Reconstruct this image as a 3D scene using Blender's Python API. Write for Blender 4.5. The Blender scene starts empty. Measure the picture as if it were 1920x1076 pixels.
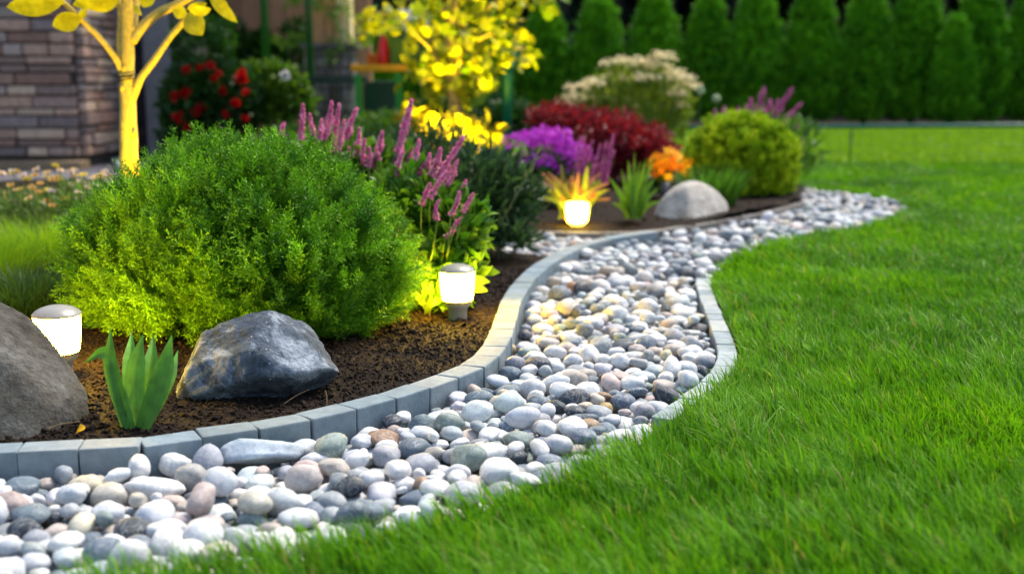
import bpy, bmesh, math
import numpy as np
from mathutils import Vector, Matrix

RNG = np.random.default_rng(11)
SC = bpy.context.scene
COL = SC.collection
PI = math.pi

# ------------------------------------------------------------------ camera
FPX = 2200.0                       # focal length in photo pixels (1920 wide)
TILT = math.atan(388 / FPX)
EYE = np.array([0.0, 0.0, 0.70])
cam_d = bpy.data.cameras.new('camera')
cam_d.sensor_width = 36.0
cam_d.lens = FPX / 1920 * 36.0
cam_d.clip_start = 0.05
cam_d.clip_end = 400
cam_d.dof.use_dof = True
cam_d.dof.focus_distance = 2.65
cam_d.dof.aperture_fstop = 2.2
cam_d.dof.aperture_blades = 0
cam = bpy.data.objects.new('camera', cam_d)
COL.objects.link(cam)
cam.location = EYE
cam.rotation_euler = (PI / 2 - TILT, 0, 0)
SC.camera = cam

# ------------------------------------------------------------------ light
SUN_EL, SUN_AZ = math.radians(57), math.radians(38)   # azimuth measured from +Y towards +X
w = bpy.data.worlds.new('World')
SC.world = w
w.use_nodes = True
nt = w.node_tree
bgn = nt.nodes['Background']
sky = nt.nodes.new('ShaderNodeTexSky')
sky.sky_type = 'NISHITA'
sky.sun_disc = False
sky.sun_elevation = SUN_EL
sky.sun_rotation = SUN_AZ
sky.air_density = 1.3
sky.dust_density = 2.0
sky.ozone_density = 1.5
nt.links.new(sky.outputs[0], bgn.inputs[0])
bgn.inputs[1].default_value = 0.125
sd = bpy.data.lights.new('sun', 'SUN')
sd.energy = 3.0
sd.angle = math.radians(20)
sd.color = (1.0, 0.91, 0.76)
sun = bpy.data.objects.new('sun', sd)
COL.objects.link(sun)
_d = Vector((math.sin(SUN_AZ) * math.cos(SUN_EL), math.cos(SUN_AZ) * math.cos(SUN_EL), math.sin(SUN_EL)))
sun.rotation_euler = _d.to_track_quat('Z', 'Y').to_euler()
SC.view_settings.view_transform = 'Standard'
SC.view_settings.look = 'None'
SC.view_settings.exposure = 0.9
SC.view_settings.gamma = 1.0
SC.render.engine = 'CYCLES'
SC.cycles.use_denoising = True
SC.cycles.max_bounces = 8
SC.cycles.diffuse_bounces = 4
SC.cycles.transmission_bounces = 4
SC.cycles.transparent_max_bounces = 4
SC.cycles.sample_clamp_indirect = 6.0
SC.cycles.caustics_reflective = False
SC.cycles.caustics_refractive = False


# ------------------------------------------------------------------ places
def ray(px, py):
    u, v = (px - 960) / FPX, (538 - py) / FPX
    c, s = math.cos(TILT), math.sin(TILT)
    return np.array([u, c + v * s, -s + v * c])


def G(px, py, z=0.0):
    """ground point (height z) that stands at a place of the photo"""
    d = ray(px, py)
    return EYE + d * ((z - EYE[2]) / d[2])


def P(px, py, Y):
    """point at depth Y"""
    d = ray(px, py)
    return EYE + d * (Y / d[1])


def project(p):
    q = np.asarray(p, float) - EYE
    c, s = math.cos(TILT), math.sin(TILT)
    f = q[..., 1] * c - q[..., 2] * s
    up = q[..., 1] * s + q[..., 2] * c
    return np.stack([960 + FPX * q[..., 0] / f, 538 - FPX * up / f, f], -1)


def lin(r, g, b):
    def f(x):
        x /= 255
        return x / 12.92 if x <= 0.04045 else ((x + 0.055) / 1.055) ** 2.4
    return np.array([f(r), f(g), f(b)])


def unit(v):
    v = np.asarray(v, float)
    return v / np.maximum(np.linalg.norm(v, axis=-1, keepdims=True), 1e-9)


def spline(pts, n=12):
    p = np.asarray(pts, float)
    p = np.vstack([2 * p[0] - p[1], p, 2 * p[-1] - p[-2]])
    out = []
    for i in range(1, len(p) - 2):
        t = np.linspace(0, 1, n, endpoint=False)[:, None]
        a, b, c, d = p[i - 1], p[i], p[i + 1], p[i + 2]
        out.append(0.5 * (2 * b + (c - a) * t + (2 * a - 5 * b + 4 * c - d) * t ** 2 + (3 * b - a - 3 * c + d) * t ** 3))
    out.append(p[-2][None])
    return np.vstack(out)


def resample(pts, step):
    s = np.r_[0, np.cumsum(np.linalg.norm(np.diff(pts, axis=0), axis=1))]
    n = max(2, int(round(s[-1] / step)) + 1)
    q = np.linspace(0, s[-1], n)
    return np.stack([np.interp(q, s, pts[:, k]) for k in range(pts.shape[1])], 1)


def _hash(ix, iy, iz, seed):
    h = (ix * 374761393 + iy * 668265263 + iz * 2147483647 + seed * 1274126177) & 0xffffffff
    h = ((h ^ (h >> 13)) * 1274126177) & 0xffffffff
    h = (h ^ (h >> 16)) & 0xffffff
    return h / float(0xffffff)


def vnoise(p, freq=1.0, seed=0):
    """value noise, -1..1"""
    p = np.asarray(p, float) * freq
    if p.shape[-1] == 2:
        p = np.concatenate([p, np.full(p.shape[:-1] + (1,), 0.37)], -1)
    i = np.floor(p).astype(np.int64)
    f = p - i
    f = f * f * (3 - 2 * f)
    r = 0
    for dx in (0, 1):
        for dy in (0, 1):
            for dz in (0, 1):
                wgt = (f[..., 0] if dx else 1 - f[..., 0]) * (f[..., 1] if dy else 1 - f[..., 1]) * (f[..., 2] if dz else 1 - f[..., 2])
                r = r + wgt * _hash(i[..., 0] + dx, i[..., 1] + dy, i[..., 2] + dz, seed)
    return r * 2 - 1


def fbm(p, freq=1.0, seed=0, oct=4):
    a, r = 1.0, 0
    for o in range(oct):
        r = r + a * vnoise(p, freq * 2 ** o, seed + o * 7)
        a *= 0.5
    return r / 1.9


def inside(pts, poly):
    x, y = pts[..., 0], pts[..., 1]
    r = np.zeros(x.shape, bool)
    n = len(poly)
    for i in range(n):
        x1, y1 = poly[i][0], poly[i][1]
        x2, y2 = poly[(i + 1) % n][0], poly[(i + 1) % n][1]
        if y1 == y2:
            continue
        c = ((y1 > y) != (y2 > y)) & (x < (x2 - x1) * (y - y1) / (y2 - y1) + x1)
        r ^= c
    return r


# ------------------------------------------------------------------ meshes
class MB:
    def __init__(self):
        self.v, self.f, self.c, self.n = [], [], [], 0

    def add(self, v, f, c=(0.5, 0.5, 0.5)):
        v = np.asarray(v, float)
        f = np.asarray(f, np.int64)
        c = np.asarray(c, float)
        if c.ndim == 1:
            c = np.broadcast_to(c, v.shape)
        self.v.append(v)
        self.f.append(f + self.n)
        self.c.append(c)
        self.n += len(v)
        return self

    def inst(self, tmpl, M, loc, col):
        tv, tf, tc = tmpl
        K, N = len(loc), len(tv)
        if K == 0:
            return self
        v = np.einsum('kij,nj->kni', M, tv) + np.asarray(loc)[:, None, :]
        f = tf[None] + (np.arange(K) * N)[:, None, None]
        c = np.asarray(col)[:, None, :] * tc[None, :, None]
        return self.add(v.reshape(-1, 3), f.reshape(-1, tf.shape[1]), np.clip(c.reshape(-1, 3), 0, 1))

    def build(self, name, mat, parent=None, loc=None, smooth=True):
        v = np.vstack(self.v)
        if loc is None:
            loc = np.zeros(3)
        org = np.array(parent['org']) if parent is not None and 'org' in parent else np.asarray(loc, float)
        v = v - org
        me = bpy.data.meshes.new(name)
        me.vertices.add(len(v))
        me.vertices.foreach_set('co', v.astype(np.float32).ravel())
        sizes = np.concatenate([np.full(len(f), f.shape[1]) for f in self.f])
        idx = np.concatenate([f.ravel() for f in self.f])
        me.loops.add(len(idx))
        me.loops.foreach_set('vertex_index', idx.astype(np.int32))
        me.polygons.add(len(sizes))
        st = np.r_[0, np.cumsum(sizes)[:-1]]
        me.polygons.foreach_set('loop_start', st.astype(np.int32))
        me.polygons.foreach_set('loop_total', sizes.astype(np.int32))
        me.update(calc_edges=True)
        a = me.color_attributes.new('col', 'FLOAT_COLOR', 'POINT')
        c = np.vstack(self.c)
        a.data.foreach_set('color', np.hstack([c, np.ones((len(c), 1))]).astype(np.float32).ravel())
        me.polygons.foreach_set('use_smooth', np.full(len(sizes), smooth))
        me.materials.append(mat)
        o = bpy.data.objects.new(name, me)
        COL.objects.link(o)
        if parent is not None:
            o.parent = parent
        else:
            o.location = loc
        return o


def tag(o, label=None, cat=None, group=None, kind=None):
    if label:
        o['label'] = label
    if cat:
        o['category'] = cat
    if group:
        o['group'] = group
    if kind:
        o['kind'] = kind
    return o


def thing(name, label, cat, loc, group=None):
    o = bpy.data.objects.new(name, None)
    o.empty_display_size = 0.05
    COL.objects.link(o)
    o.location = loc
    o['org'] = [float(x) for x in loc]
    return tag(o, label, cat, group)


def grid_faces(r, c, close=False):
    i, j = np.meshgrid(np.arange(r - 1), np.arange(c if close else c - 1), indexing='ij')
    a = i * c + j
    b = i * c + (j + 1) % c
    return np.stack([a, b, b + c, a + c], -1).reshape(-1, 4)


def tube(mb, pts, rad, sides=8, col=(0.5, 0.5, 0.5), wob=0.0):
    pts = np.asarray(pts, float)
    rad = np.broadcast_to(np.asarray(rad, float), (len(pts),))
    t = unit(np.gradient(pts, axis=0))
    ref = np.array([0.31, 0.95, 0.05]) if abs(t[0][1]) < 0.9 else np.array([1.0, 0, 0.1])
    a = unit(np.cross(t, ref))
    b = np.cross(t, a)
    th = np.linspace(0, 2 * PI, sides, endpoint=False)
    ring = a[:, None] * np.cos(th)[None, :, None] + b[:, None] * np.sin(th)[None, :, None]
    rr = rad[:, None, None] * np.ones((1, sides, 1))
    if wob:
        rr = rr * (1 + wob * vnoise(pts[:, None] + ring * rad[:, None, None], 18, 5)[..., None])
    v = (pts[:, None] + ring * rr).reshape(-1, 3)
    v = np.vstack([v, pts[-1] + t[-1] * rad[-1] * 0.5, pts[0]])
    f = grid_faces(len(pts), sides, True)
    n = len(pts) * sides
    k = np.arange(sides)
    cap = np.stack([(len(pts) - 1) * sides + k, (len(pts) - 1) * sides + (k + 1) % sides, np.full(sides, n)], 1)
    cap0 = np.stack([(k + 1) % sides, k, np.full(sides, n + 1)], 1)
    off = mb.n
    mb.add(v, f, col)
    mb.f.append(cap + off)
    mb.f.append(cap0 + off)
    return mb


def lathe(mb, prof, loc, seg=40, col=(0.5, 0.5, 0.5), caps=True):
    prof = np.asarray(prof, float)
    th = np.linspace(0, 2 * PI, seg, endpoint=False)
    v = np.stack([prof[:, 0, None] * np.cos(th), prof[:, 0, None] * np.sin(th), np.broadcast_to(prof[:, 1, None], (len(prof), seg))], -1).reshape(-1, 3) + np.asarray(loc)
    off = mb.n
    mb.add(v, grid_faces(len(prof), seg, True), col)
    if caps:
        mb.f.append((np.arange(seg)[::-1])[None] + off)
        mb.f.append((np.arange(seg) + (len(prof) - 1) * seg)[None] + off)
    return mb


def box(mb, c, size, rz=0.0, ch=0.0, col=(0.5, 0.5, 0.5)):
    """box with chamfered edges; c is the centre"""
    sx, sy, sz = np.asarray(size, float) / 2
    ch = min(ch, 0.45 * min(2 * sx, 2 * sy, 2 * sz))
    if ch <= 0:
        v = np.array([[x * sx, y * sy, z * sz] for z in (-1, 1) for y in (-1, 1) for x in (-1, 1)])
        faces = [np.array([[0, 2, 3, 1], [4, 5, 7, 6], [0, 1, 5, 4], [2, 6, 7, 3], [0, 4, 6, 2], [1, 3, 7, 5]])]
    else:
        bm = bmesh.new()
        bmesh.ops.create_cube(bm, size=2)
        for q in bm.verts:
            q.co = (q.co.x * sx, q.co.y * sy, q.co.z * sz)
        bmesh.ops.bevel(bm, geom=bm.edges[:] + bm.verts[:], offset=ch, segments=2, profile=0.6, affect='EDGES')
        bm.verts.index_update()
        v = np.array([q.co[:] for q in bm.verts])
        by = {}
        for fc in bm.faces:
            by.setdefault(len(fc.verts), []).append([q.index for q in fc.verts])
        faces = [np.array(x) for x in by.values()]
        bm.free()
    if rz:
        cs, sn = math.cos(rz), math.sin(rz)
        v = np.stack([v[:, 0] * cs - v[:, 1] * sn, v[:, 0] * sn + v[:, 1] * cs, v[:, 2]], 1)
    off = mb.n
    mb.add(v + np.asarray(c, float), faces[0], col)
    for f in faces[1:]:
        mb.f.append(f + off)
    return mb


_ico = {}


def ico(sub):
    if sub not in _ico:
        bm = bmesh.new()
        bmesh.ops.create_icosphere(bm, subdivisions=sub, radius=1)
        bm.verts.index_update()
        _ico[sub] = (unit(np.array([q.co[:] for q in bm.verts])), np.array([[q.index for q in f.verts] for f in bm.faces]))
        bm.free()
    return _ico[sub]


def rock(mb, hull, sub=5, p=22, rough=0.03, freq=6, seed=0, col=(0.3, 0.3, 0.3), fine=0.35, cuts=0):
    """stone body: the softened convex hull of a few corner points, roughened"""
    hull = np.asarray(hull, float)
    bm = bmesh.new()
    for q in hull:
        bm.verts.new(q)
    bmesh.ops.convex_hull(bm, input=bm.verts[:])
    c = hull.mean(0)
    pl = []
    for f in bm.faces:
        n = np.array(f.normal[:])
        d = n @ (np.array(f.verts[0].co[:]) - c)
        if d < 0:
            n, d = -n, -d
        if f.calc_area() > 1e-9:
            pl.append((n, d))
    bm.free()
    N = np.array([a for a, _ in pl])
    D = np.array([b for _, b in pl])
    dirs, faces = ico(sub)
    inv = np.maximum(dirs @ N.T, 0) / D[None]
    r = (inv ** p).sum(1) ** (-1 / p)
    size = D.mean()
    cr = np.random.default_rng(seed + 500)
    for _ in range(cuts):
        n = unit(cr.normal(size=3))
        k = r[np.argmax(dirs @ n)] * cr.uniform(.93, .99)
        r = np.minimum(r, k / np.maximum(dirs @ n, 1e-3))
    v = dirs * r[:, None]
    nz = fbm(v / size, freq / 6, seed, 3) * 1.0 + fine * fbm(v / size, freq, seed + 31, 4)
    nz += 0.5 * np.minimum(0, np.abs(vnoise(v / size, freq / 5, seed + 77)) * 3 - 0.6)
    v = v * (1 + rough * nz * 1.6)[:, None]
    mb.add(v + c, faces, col)
    return mb


def frames(d, roll):
    """(K,3,3) with column 1 along d"""
    d = unit(d)
    ref = np.where(np.abs(d[:, 2:3]) > 0.92, np.array([[1.0, 0, 0]]), np.array([[0, 0, 1.0]]))
    x = unit(np.cross(d, ref))
    z = np.cross(x, d)
    c, s = np.cos(roll)[:, None], np.sin(roll)[:, None]
    return np.stack([x * c + z * s, d, z * c - x * s], -1)


def sphere_dirs(n, zmin=-1.0, rng=RNG):
    z = rng.uniform(zmin, 1, n)
    a = rng.uniform(0, 2 * PI, n)
    r = np.sqrt(1 - z * z)
    return np.stack([r * np.cos(a), r * np.sin(a), z], 1)


def leaf_tmpl(wid=0.5, rows=5, curl=0.25, fold=0.18, point=1.0, belly=0.4):
    """a leaf of length 1 along y"""
    t = np.linspace(0, 1, rows)
    wd = wid * 0.5 * (np.sin(PI * t ** (math.log(0.5) / math.log(belly))) ** 0.8)
    wd[0] = wid * 0.06
    wd[-1] = wid * 0.02
    y = np.sin(t * (0.6 + curl)) / math.sin(0.6 + curl) if curl > 0 else t
    z = -curl * t ** 2
    v = np.stack([np.stack([-wd, y, z + fold * wd], 1), np.stack([0 * t, y, z], 1), np.stack([wd, y, z + fold * wd], 1)], 1).reshape(-1, 3)
    tc = np.ones(len(v))
    tc[1::3] = 0.9
    return v, grid_faces(rows, 3), tc


def sprig_tmpl(rng, nb=15, spread=0.4, flat=0.75, dlen=0.15, dwid=0.075, tip=1.35):
    """feathery conifer spray of length 1 along y"""
    V, F, C = [], [], []

    def diamond(b, d, l, wdt, c):
        d = unit(d)
        s = unit(np.cross(d, rng.normal(size=3)))
        n = np.cross(d, s)
        k = len(V) * 4
        V.append([b, b + d * l * 0.5 + s * wdt * 0.5 + n * wdt * 0.2, b + d * l, b + d * l * 0.5 - s * wdt * 0.5 + n * wdt * 0.2])
        F.append([k, k + 1, k + 2, k + 3])
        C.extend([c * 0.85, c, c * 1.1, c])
    for i in range(nb):
        t = 0.06 + 0.9 * i / (nb - 1)
        ph = i * 2.4 + rng.uniform(-0.4, 0.4)
        rad = np.array([math.cos(ph), 0, math.sin(ph) * flat])
        d = unit(np.array([0, 0.75, 0]) + rad * 0.7 + rng.normal(size=3) * 0.08)
        L = spread * (1 - 0.72 * t) + 0.05
        m = 4 if L > 0.2 else 3
        b = np.array([0, t, 0.0]) + rng.normal(size=3) * 0.01
        for k in range(m):
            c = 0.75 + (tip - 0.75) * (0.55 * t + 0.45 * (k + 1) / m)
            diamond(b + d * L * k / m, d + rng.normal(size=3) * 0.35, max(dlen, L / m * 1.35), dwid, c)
    for k in range(6):
        t = 0.1 + k * 0.16
        diamond(np.array([0, t, 0]), np.array([0, 1, 0]) + rng.normal(size=3) * 0.15, 0.2, dwid * 0.9, 0.8 + 0.1 * k)
    return np.array(V).reshape(-1, 3), np.array(F), np.array(C)


def blades(mb, base, ln, wd, ang, lean, face, cb, ct, up=None):
    """grass blades: 4 rows each"""
    K = len(base)
    T = np.array([0, 0.4, 0.75, 1.0])
    W = np.array([0.8, 1.0, 0.7, 0.06])
    dx, dy = np.cos(ang), np.sin(ang)
    sx, sy = -np.sin(face), np.cos(face)
    v = np.zeros((K, 4, 2, 3))
    c = np.zeros((K, 4, 2, 3))
    for r in range(4):
        t = T[r]
        h = ln * (t - 0.35 * lean ** 2 * t ** 2)
        q = ln * lean * (0.25 * t + 0.75 * t * t)
        ctr = np.stack([base[:, 0] + dx * q, base[:, 1] + dy * q, base[:, 2] + h], 1)
        sd_ = np.stack([sx, sy, np.zeros(K)], 1) * (wd * W[r] * 0.5)[:, None]
        v[:, r, 0] = ctr - sd_
        v[:, r, 1] = ctr + sd_
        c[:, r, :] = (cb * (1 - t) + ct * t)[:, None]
    f = np.array([[0, 1, 3, 2], [2, 3, 5, 4], [4, 5, 7, 6]])
    f = (f[None] + (np.arange(K) * 8)[:, None, None]).reshape(-1, 4)
    return mb.add(v.reshape(-1, 3), f, c.reshape(-1, 3))


def strap(mb, pts, wid, nrm, fold=0.25, col=(0.1, 0.3, 0.05), cols=5, vein=0.0, tipcol=None):
    """a long leaf along a curved path"""
    pts = np.asarray(pts, float)
    wid = np.asarray(wid, float)
    t = unit(np.gradient(pts, axis=0))
    s = unit(np.cross(t, np.asarray(nrm, float)[None]))
    n = np.cross(s, t)
    u = np.linspace(-1, 1, cols)
    v = pts[:, None] + s[:, None] * (u[None, :, None] * wid[:, None, None] * 0.5) + n[:, None] * (fold * np.abs(u)[None, :, None] * wid[:, None, None] * 0.5)
    cc = np.asarray(col)[None, None, :] * (1 - 0.12 * (1 - np.abs(u)))[None, :, None] * np.ones((len(pts), 1, 1))
    if tipcol is not None:
        k = np.linspace(0, 1, len(pts))[:, None, None] ** 2
        cc = cc * (1 - k) + np.asarray(tipcol)[None, None] * k
    cc = np.broadcast_to(cc, v.shape) * (1 + vein * np.where(np.arange(cols) % 2, 1, -1))[None, :, None]
    mb.add(v.reshape(-1, 3), grid_faces(len(pts), cols), cc.reshape(-1, 3))
    return mb


# ------------------------------------------------------------------ materials
def new_mat(name):
    m = bpy.data.materials.new(name)
    m.use_nodes = True
    t = m.node_tree
    b = t.nodes['Principled BSDF']
    return m, t, b


def node(t, kind, **kw):
    n = t.nodes.new(kind)
    for k, v in kw.items():
        if k.startswith('i_'):
            n.inputs[k[2:].replace('_', ' ')].default_value = v
        else:
            setattr(n, k, v)
    return n


def attr_col(t):
    return node(t, 'ShaderNodeAttribute', attribute_name='col').outputs['Color']


def ramp(t, fac, stops):
    r = node(t, 'ShaderNodeValToRGB')
    e = r.color_ramp.elements
    while len(e) < len(stops):
        e.new(0.5)
    for k, (p, c) in enumerate(stops):
        e[k].position = p
        e[k].color = (*c, 1) if len(c) == 3 else c
    t.links.new(fac, r.inputs[0])
    return r.outputs[0]


def noise(t, scale, detail=4, rough=0.55, dist=0.0, vec=None):
    n = node(t, 'ShaderNodeTexNoise')
    n.inputs['Scale'].default_value = scale
    n.inputs['Detail'].default_value = detail
    n.inputs['Roughness'].default_value = rough
    n.inputs['Distortion'].default_value = dist
    if vec is None:
        vec = node(t, 'ShaderNodeNewGeometry').outputs['Position']
    t.links.new(vec, n.inputs['Vector'])
    return n.outputs[0]


def mix(t, a, b, fac, mode='MIX'):
    m = node(t, 'ShaderNodeMix', data_type='RGBA', blend_type=mode)
    for sock, val in ((m.inputs[0], fac), (m.inputs[6], a), (m.inputs[7], b)):
        if hasattr(val, 'is_linked') or isinstance(val, bpy.types.NodeSocket):
            t.links.new(val, sock)
        elif isinstance(val, (int, float)):
            sock.default_value = val
        else:
            sock.default_value = (*val, 1)
    return m.outputs[2]


def bump(t, b, h, strength=0.5, dist=0.01):
    n = node(t, 'ShaderNodeBump')
    n.inputs['Strength'].default_value = strength
    n.inputs['Distance'].default_value = dist
    t.links.new(h, n.inputs['Height'])
    t.links.new(n.outputs[0], b.inputs['Normal'])


def leaf_mat(name, trans=0.35, rough=0.5, gain=(1.15, 1.1, 0.6), spec=0.35):
    m, t, b = new_mat(name)
    c = attr_col(t)
    n = noise(t, 40, 2)
    c2 = mix(t, c, ramp(t, n, [(0.3, (0.75, 0.75, 0.75)), (0.7, (1.2, 1.2, 1.2))]), 1.0, 'MULTIPLY')
    t.links.new(c2, b.inputs['Base Color'])
    b.inputs['Roughness'].default_value = rough
    b.inputs['Specular IOR Level'].default_value = spec
    tr = node(t, 'ShaderNodeBsdfTranslucent')
    t.links.new(mix(t, c2, gain, 1.0, 'MULTIPLY'), tr.inputs['Color'])
    ms = node(t, 'ShaderNodeMixShader')
    ms.inputs[0].default_value = trans
    t.links.new(b.outputs[0], ms.inputs[1])
    t.links.new(tr.outputs[0], ms.inputs[2])
    t.links.new(ms.outputs[0], t.nodes['Material Output'].inputs['Surface'])
    return m


def plain_mat(name, rough=0.6, spec=0.5, nscale=0, namp=0.25, bscale=0, bstr=0.3, bdist=0.004, metal=0.0):
    """colour from the mesh attribute, with mottling and a fine relief"""
    m, t, b = new_mat(name)
    c = attr_col(t)
    if nscale:
        n = noise(t, nscale, 5, 0.6)
        c = mix(t, c, ramp(t, n, [(0.25, (1 - namp,) * 3), (0.75, (1 + namp,) * 3)]), 1.0, 'MULTIPLY')
    t.links.new(c, b.inputs['Base Color'])
    b.inputs['Roughness'].default_value = rough
    b.inputs['Specular IOR Level'].default_value = spec
    b.inputs['Metallic'].default_value = metal
    if bscale:
        bump(t, b, noise(t, bscale, 6, 0.65), bstr, bdist)
    return m


def glow_mat(name, col, strength):
    m, t, b = new_mat(name)
    e = node(t, 'ShaderNodeEmission')
    e.inputs[0].default_value = (*col, 1)
    e.inputs[1].default_value = strength
    t.links.new(e.outputs[0], t.nodes['Material Output'].inputs['Surface'])
    return m


def boulder_mat(name, dark, mid, light, light_lo=0.52, light_hi=0.66, scale=9, speck=0.06, bs=0.7, moss=None):
    m, t, b = new_mat(name)
    big = noise(t, scale, 6, 0.62, 0.6)
    fine = noise(t, scale * 9, 5, 0.7)
    c = ramp(t, big, [(0.3, dark), (0.5, mid), (light_lo, mid), (light_hi, light)])
    c = mix(t, c, ramp(t, fine, [(0.3, (0.6, 0.6, 0.6)), (0.7, (1.3, 1.3, 1.3))]), 1.0, 'MULTIPLY')
    if speck:
        vo = node(t, 'ShaderNodeTexVoronoi')
        vo.inputs['Scale'].default_value = scale * 6
        t.links.new(node(t, 'ShaderNodeNewGeometry').outputs['Position'], vo.inputs['Vector'])
        msk = ramp(t, vo.outputs['Distance'], [(speck, (1, 1, 1)), (speck + 0.08, (0, 0, 0))])
        gate = ramp(t, noise(t, scale * 1.7, 2), [(0.5, (0, 0, 0)), (0.6, (1, 1, 1))])
        c = mix(t, c, (0.7, 0.72, 0.74), mix(t, msk, gate, 1.0, 'MULTIPLY'))
    if moss is not None:
        c = mix(t, c, moss, ramp(t, noise(t, scale * 0.6, 5, 0.6), [(0.5, (0, 0, 0)), (0.7, (0.55, 0.55, 0.55))]))
    t.links.new(c, b.inputs['Base Color'])
    b.inputs['Roughness'].default_value = 0.9
    b.inputs['Specular IOR Level'].default_value = 0.15
    h = mix(t, fine, big, 0.45)
    bump(t, b, h, bs, 0.02)
    return m


def pebble_mat():
    m, t, b = new_mat('pebble stone')
    a = node(t, 'ShaderNodeAttribute', attribute_name='col')
    c = a.outputs['Color']
    n1 = noise(t, 55, 4, 0.6, 0.8)
    n2 = noise(t, 260, 3, 0.7)
    n3 = noise(t, 22, 3, 0.5, 2.2)
    c = mix(t, c, ramp(t, n1, [(0.28, (0.7, 0.72, 0.75)), (0.5, (1, 1, 1)), (0.72, (1.16, 1.15, 1.12))]), 1.0, 'MULTIPLY')
    c = mix(t, c, ramp(t, n2, [(0.32, (0.55, 0.57, 0.6)), (0.46, (1, 1, 1))]), 0.6, 'MULTIPLY')
    vein = ramp(t, n3, [(0.47, (0, 0, 0)), (0.5, (1, 1, 1)), (0.53, (0, 0, 0))])
    c = mix(t, c, (0.62, 0.63, 0.65), mix(t, (0, 0, 0), vein, 0.35))
    t.links.new(c, b.inputs['Base Color'])
    b.inputs['Roughness'].default_value = 0.6
    b.inputs['Specular IOR Level'].default_value = 0.35
    bump(t, b, mix(t, n1, n2, 0.5), 0.35, 0.006)
    return m


M_LEAF = leaf_mat('leaf', 0.35, 0.48)
M_CONIFER = leaf_mat('conifer scale leaf', 0.14, 0.55, spec=0.25)
M_GRASS = leaf_mat('grass blade', 0.42, 0.5, (1.1, 1.1, 0.5), 0.3)
M_PETAL = leaf_mat('petal', 0.35, 0.6, (1.1, 1.0, 1.0), 0.25)
M_BARK = plain_mat('bark', 0.8, 0.2, 60, 0.3, 90, 0.6, 0.006)
M_STEM = plain_mat('green stem', 0.6, 0.3, 50, 0.2)
M_PAINT = plain_mat('painted metal', 0.4, 0.5, 20, 0.12)
M_PLASTIC = plain_mat('lamp plastic', 0.35, 0.5, 30, 0.08, 120, 0.05, 0.001)
M_WOOD = plain_mat('painted wood', 0.6, 0.3, 14, 0.2, 40, 0.2, 0.004)
M_STONEWALL = plain_mat('ledge stone', 0.8, 0.25, 26, 0.28, 45, 0.8, 0.012)
M_CONC = plain_mat('kerb concrete', 0.75, 0.3, 34, 0.22, 120, 0.45, 0.004)
M_PEBBLE = pebble_mat()
M_GLOW_FAR = glow_mat('lit square lamp shade', (1.0, 0.64, 0.05), 18.0)
M_GLOW_LOW = glow_mat('softly lit lamp shade', (1.0, 0.60, 0.03), 92.0)
M_GLOW = glow_mat('lit lamp shade', (1.0, 0.60, 0.028), 92.0)


def soil_mat():
    m, t, b = new_mat('bed soil')
    n1 = noise(t, 9, 5, 0.6)
    n2 = noise(t, 120, 6, 0.7)
    n3 = noise(t, 45, 5, 0.7, 0.5)
    c = ramp(t, n2, [(0.3, (0.006, 0.004, 0.003)), (0.55, (0.024, 0.015, 0.010)), (0.75, (0.06, 0.037, 0.023))])
    c = mix(t, c, ramp(t, n1, [(0.3, (0.55, 0.55, 0.55)), (0.7, (1.25, 1.2, 1.1))]), 1.0, 'MULTIPLY')
    t.links.new(c, b.inputs['Base Color'])
    b.inputs['Roughness'].default_value = 0.9
    b.inputs['Specular IOR Level'].default_value = 0.15
    bump(t, b, mix(t, n2, n3, 0.5), 1.0, 0.02)
    return m


def noise_mat(name, a, bcol, scale, rough=0.9, bs=0.4, bd=0.02):
    m, t, b = new_mat(name)
    n = noise(t, scale, 6, 0.65)
    n2 = noise(t, scale * 0.12, 3)
    c = ramp(t, mix(t, n, n2, 0.5), [(0.35, a), (0.65, bcol)])
    t.links.new(c, b.inputs['Base Color'])
    b.inputs['Roughness'].default_value = rough
    b.inputs['Specular IOR Level'].default_value = 0.2
    bump(t, b, n, bs, bd)
    return m


M_SOIL = soil_mat()
# ================================================================== SETTING
KERB_PX = [(-330, 872), (-120, 850), (0, 842), (95, 838), (190, 833), (290, 827), (400, 809), (500, 796), (590, 778), (670, 758),
           (745, 738), (820, 712), (862, 697), (900, 678), (930, 645), (948, 600), (958, 565), (979, 532), (1010, 502),
           (1055, 474), (1105, 455), (1165, 442), (1225, 434)]
KERB = spline([G(x, y, 0.012)[:2] for x, y in KERB_PX], 10)
BED2_PX = [(925, 432), (1010, 435), (1100, 437), (1180, 438), (1260, 430), (1340, 416), (1420, 402), (1500, 382)]
BED2 = spline([G(x, y, 0.0)[:2] for x, y in BED2_PX], 10)
LAWN_PX = [(-420, 1190), (-120, 1150), (160, 1120), (350, 1090), (640, 1038), (870, 978), (1000, 934), (1120, 888), (1200, 846), (1280, 796), (1340, 752),
           (1384, 705), (1389, 665), (1362, 600), (1345, 560), (1338, 530), (1352, 505), (1392, 480), (1450, 462), (1530, 446),
           (1610, 430), (1680, 408), (1700, 394), (1655, 376), (1570, 363), (1490, 356)]
LAWN_EDGE = spline([G(x, y, -0.03)[:2] for x, y in LAWN_PX], 8)
kerb_mid = KERB[:np.argmin(np.abs(project(np.c_[KERB, np.full(len(KERB), .012)])[:, 0] - 1055)) + 1]
back = [G(1300, 335)[:2], G(1000, 300)[:2], np.array([-0.5, 10.2])]
SOIL_POLY = np.vstack([kerb_mid, [G(940, 474)[:2]], BED2, [G(1505, 362)[:2], G(1485, 352)[:2]], back, [[-2.7, 10.2], [-2.75, 8.2], [-4.2, 7.6], [-4.6, 3.0], [-2.4, 1.7]]])
PATH_POLY = np.vstack([KERB, BED2[np.argmin(np.linalg.norm(BED2 - KERB[-1], axis=1)):], [G(1490, 357)[:2]], LAWN_EDGE[::-1]])
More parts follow.
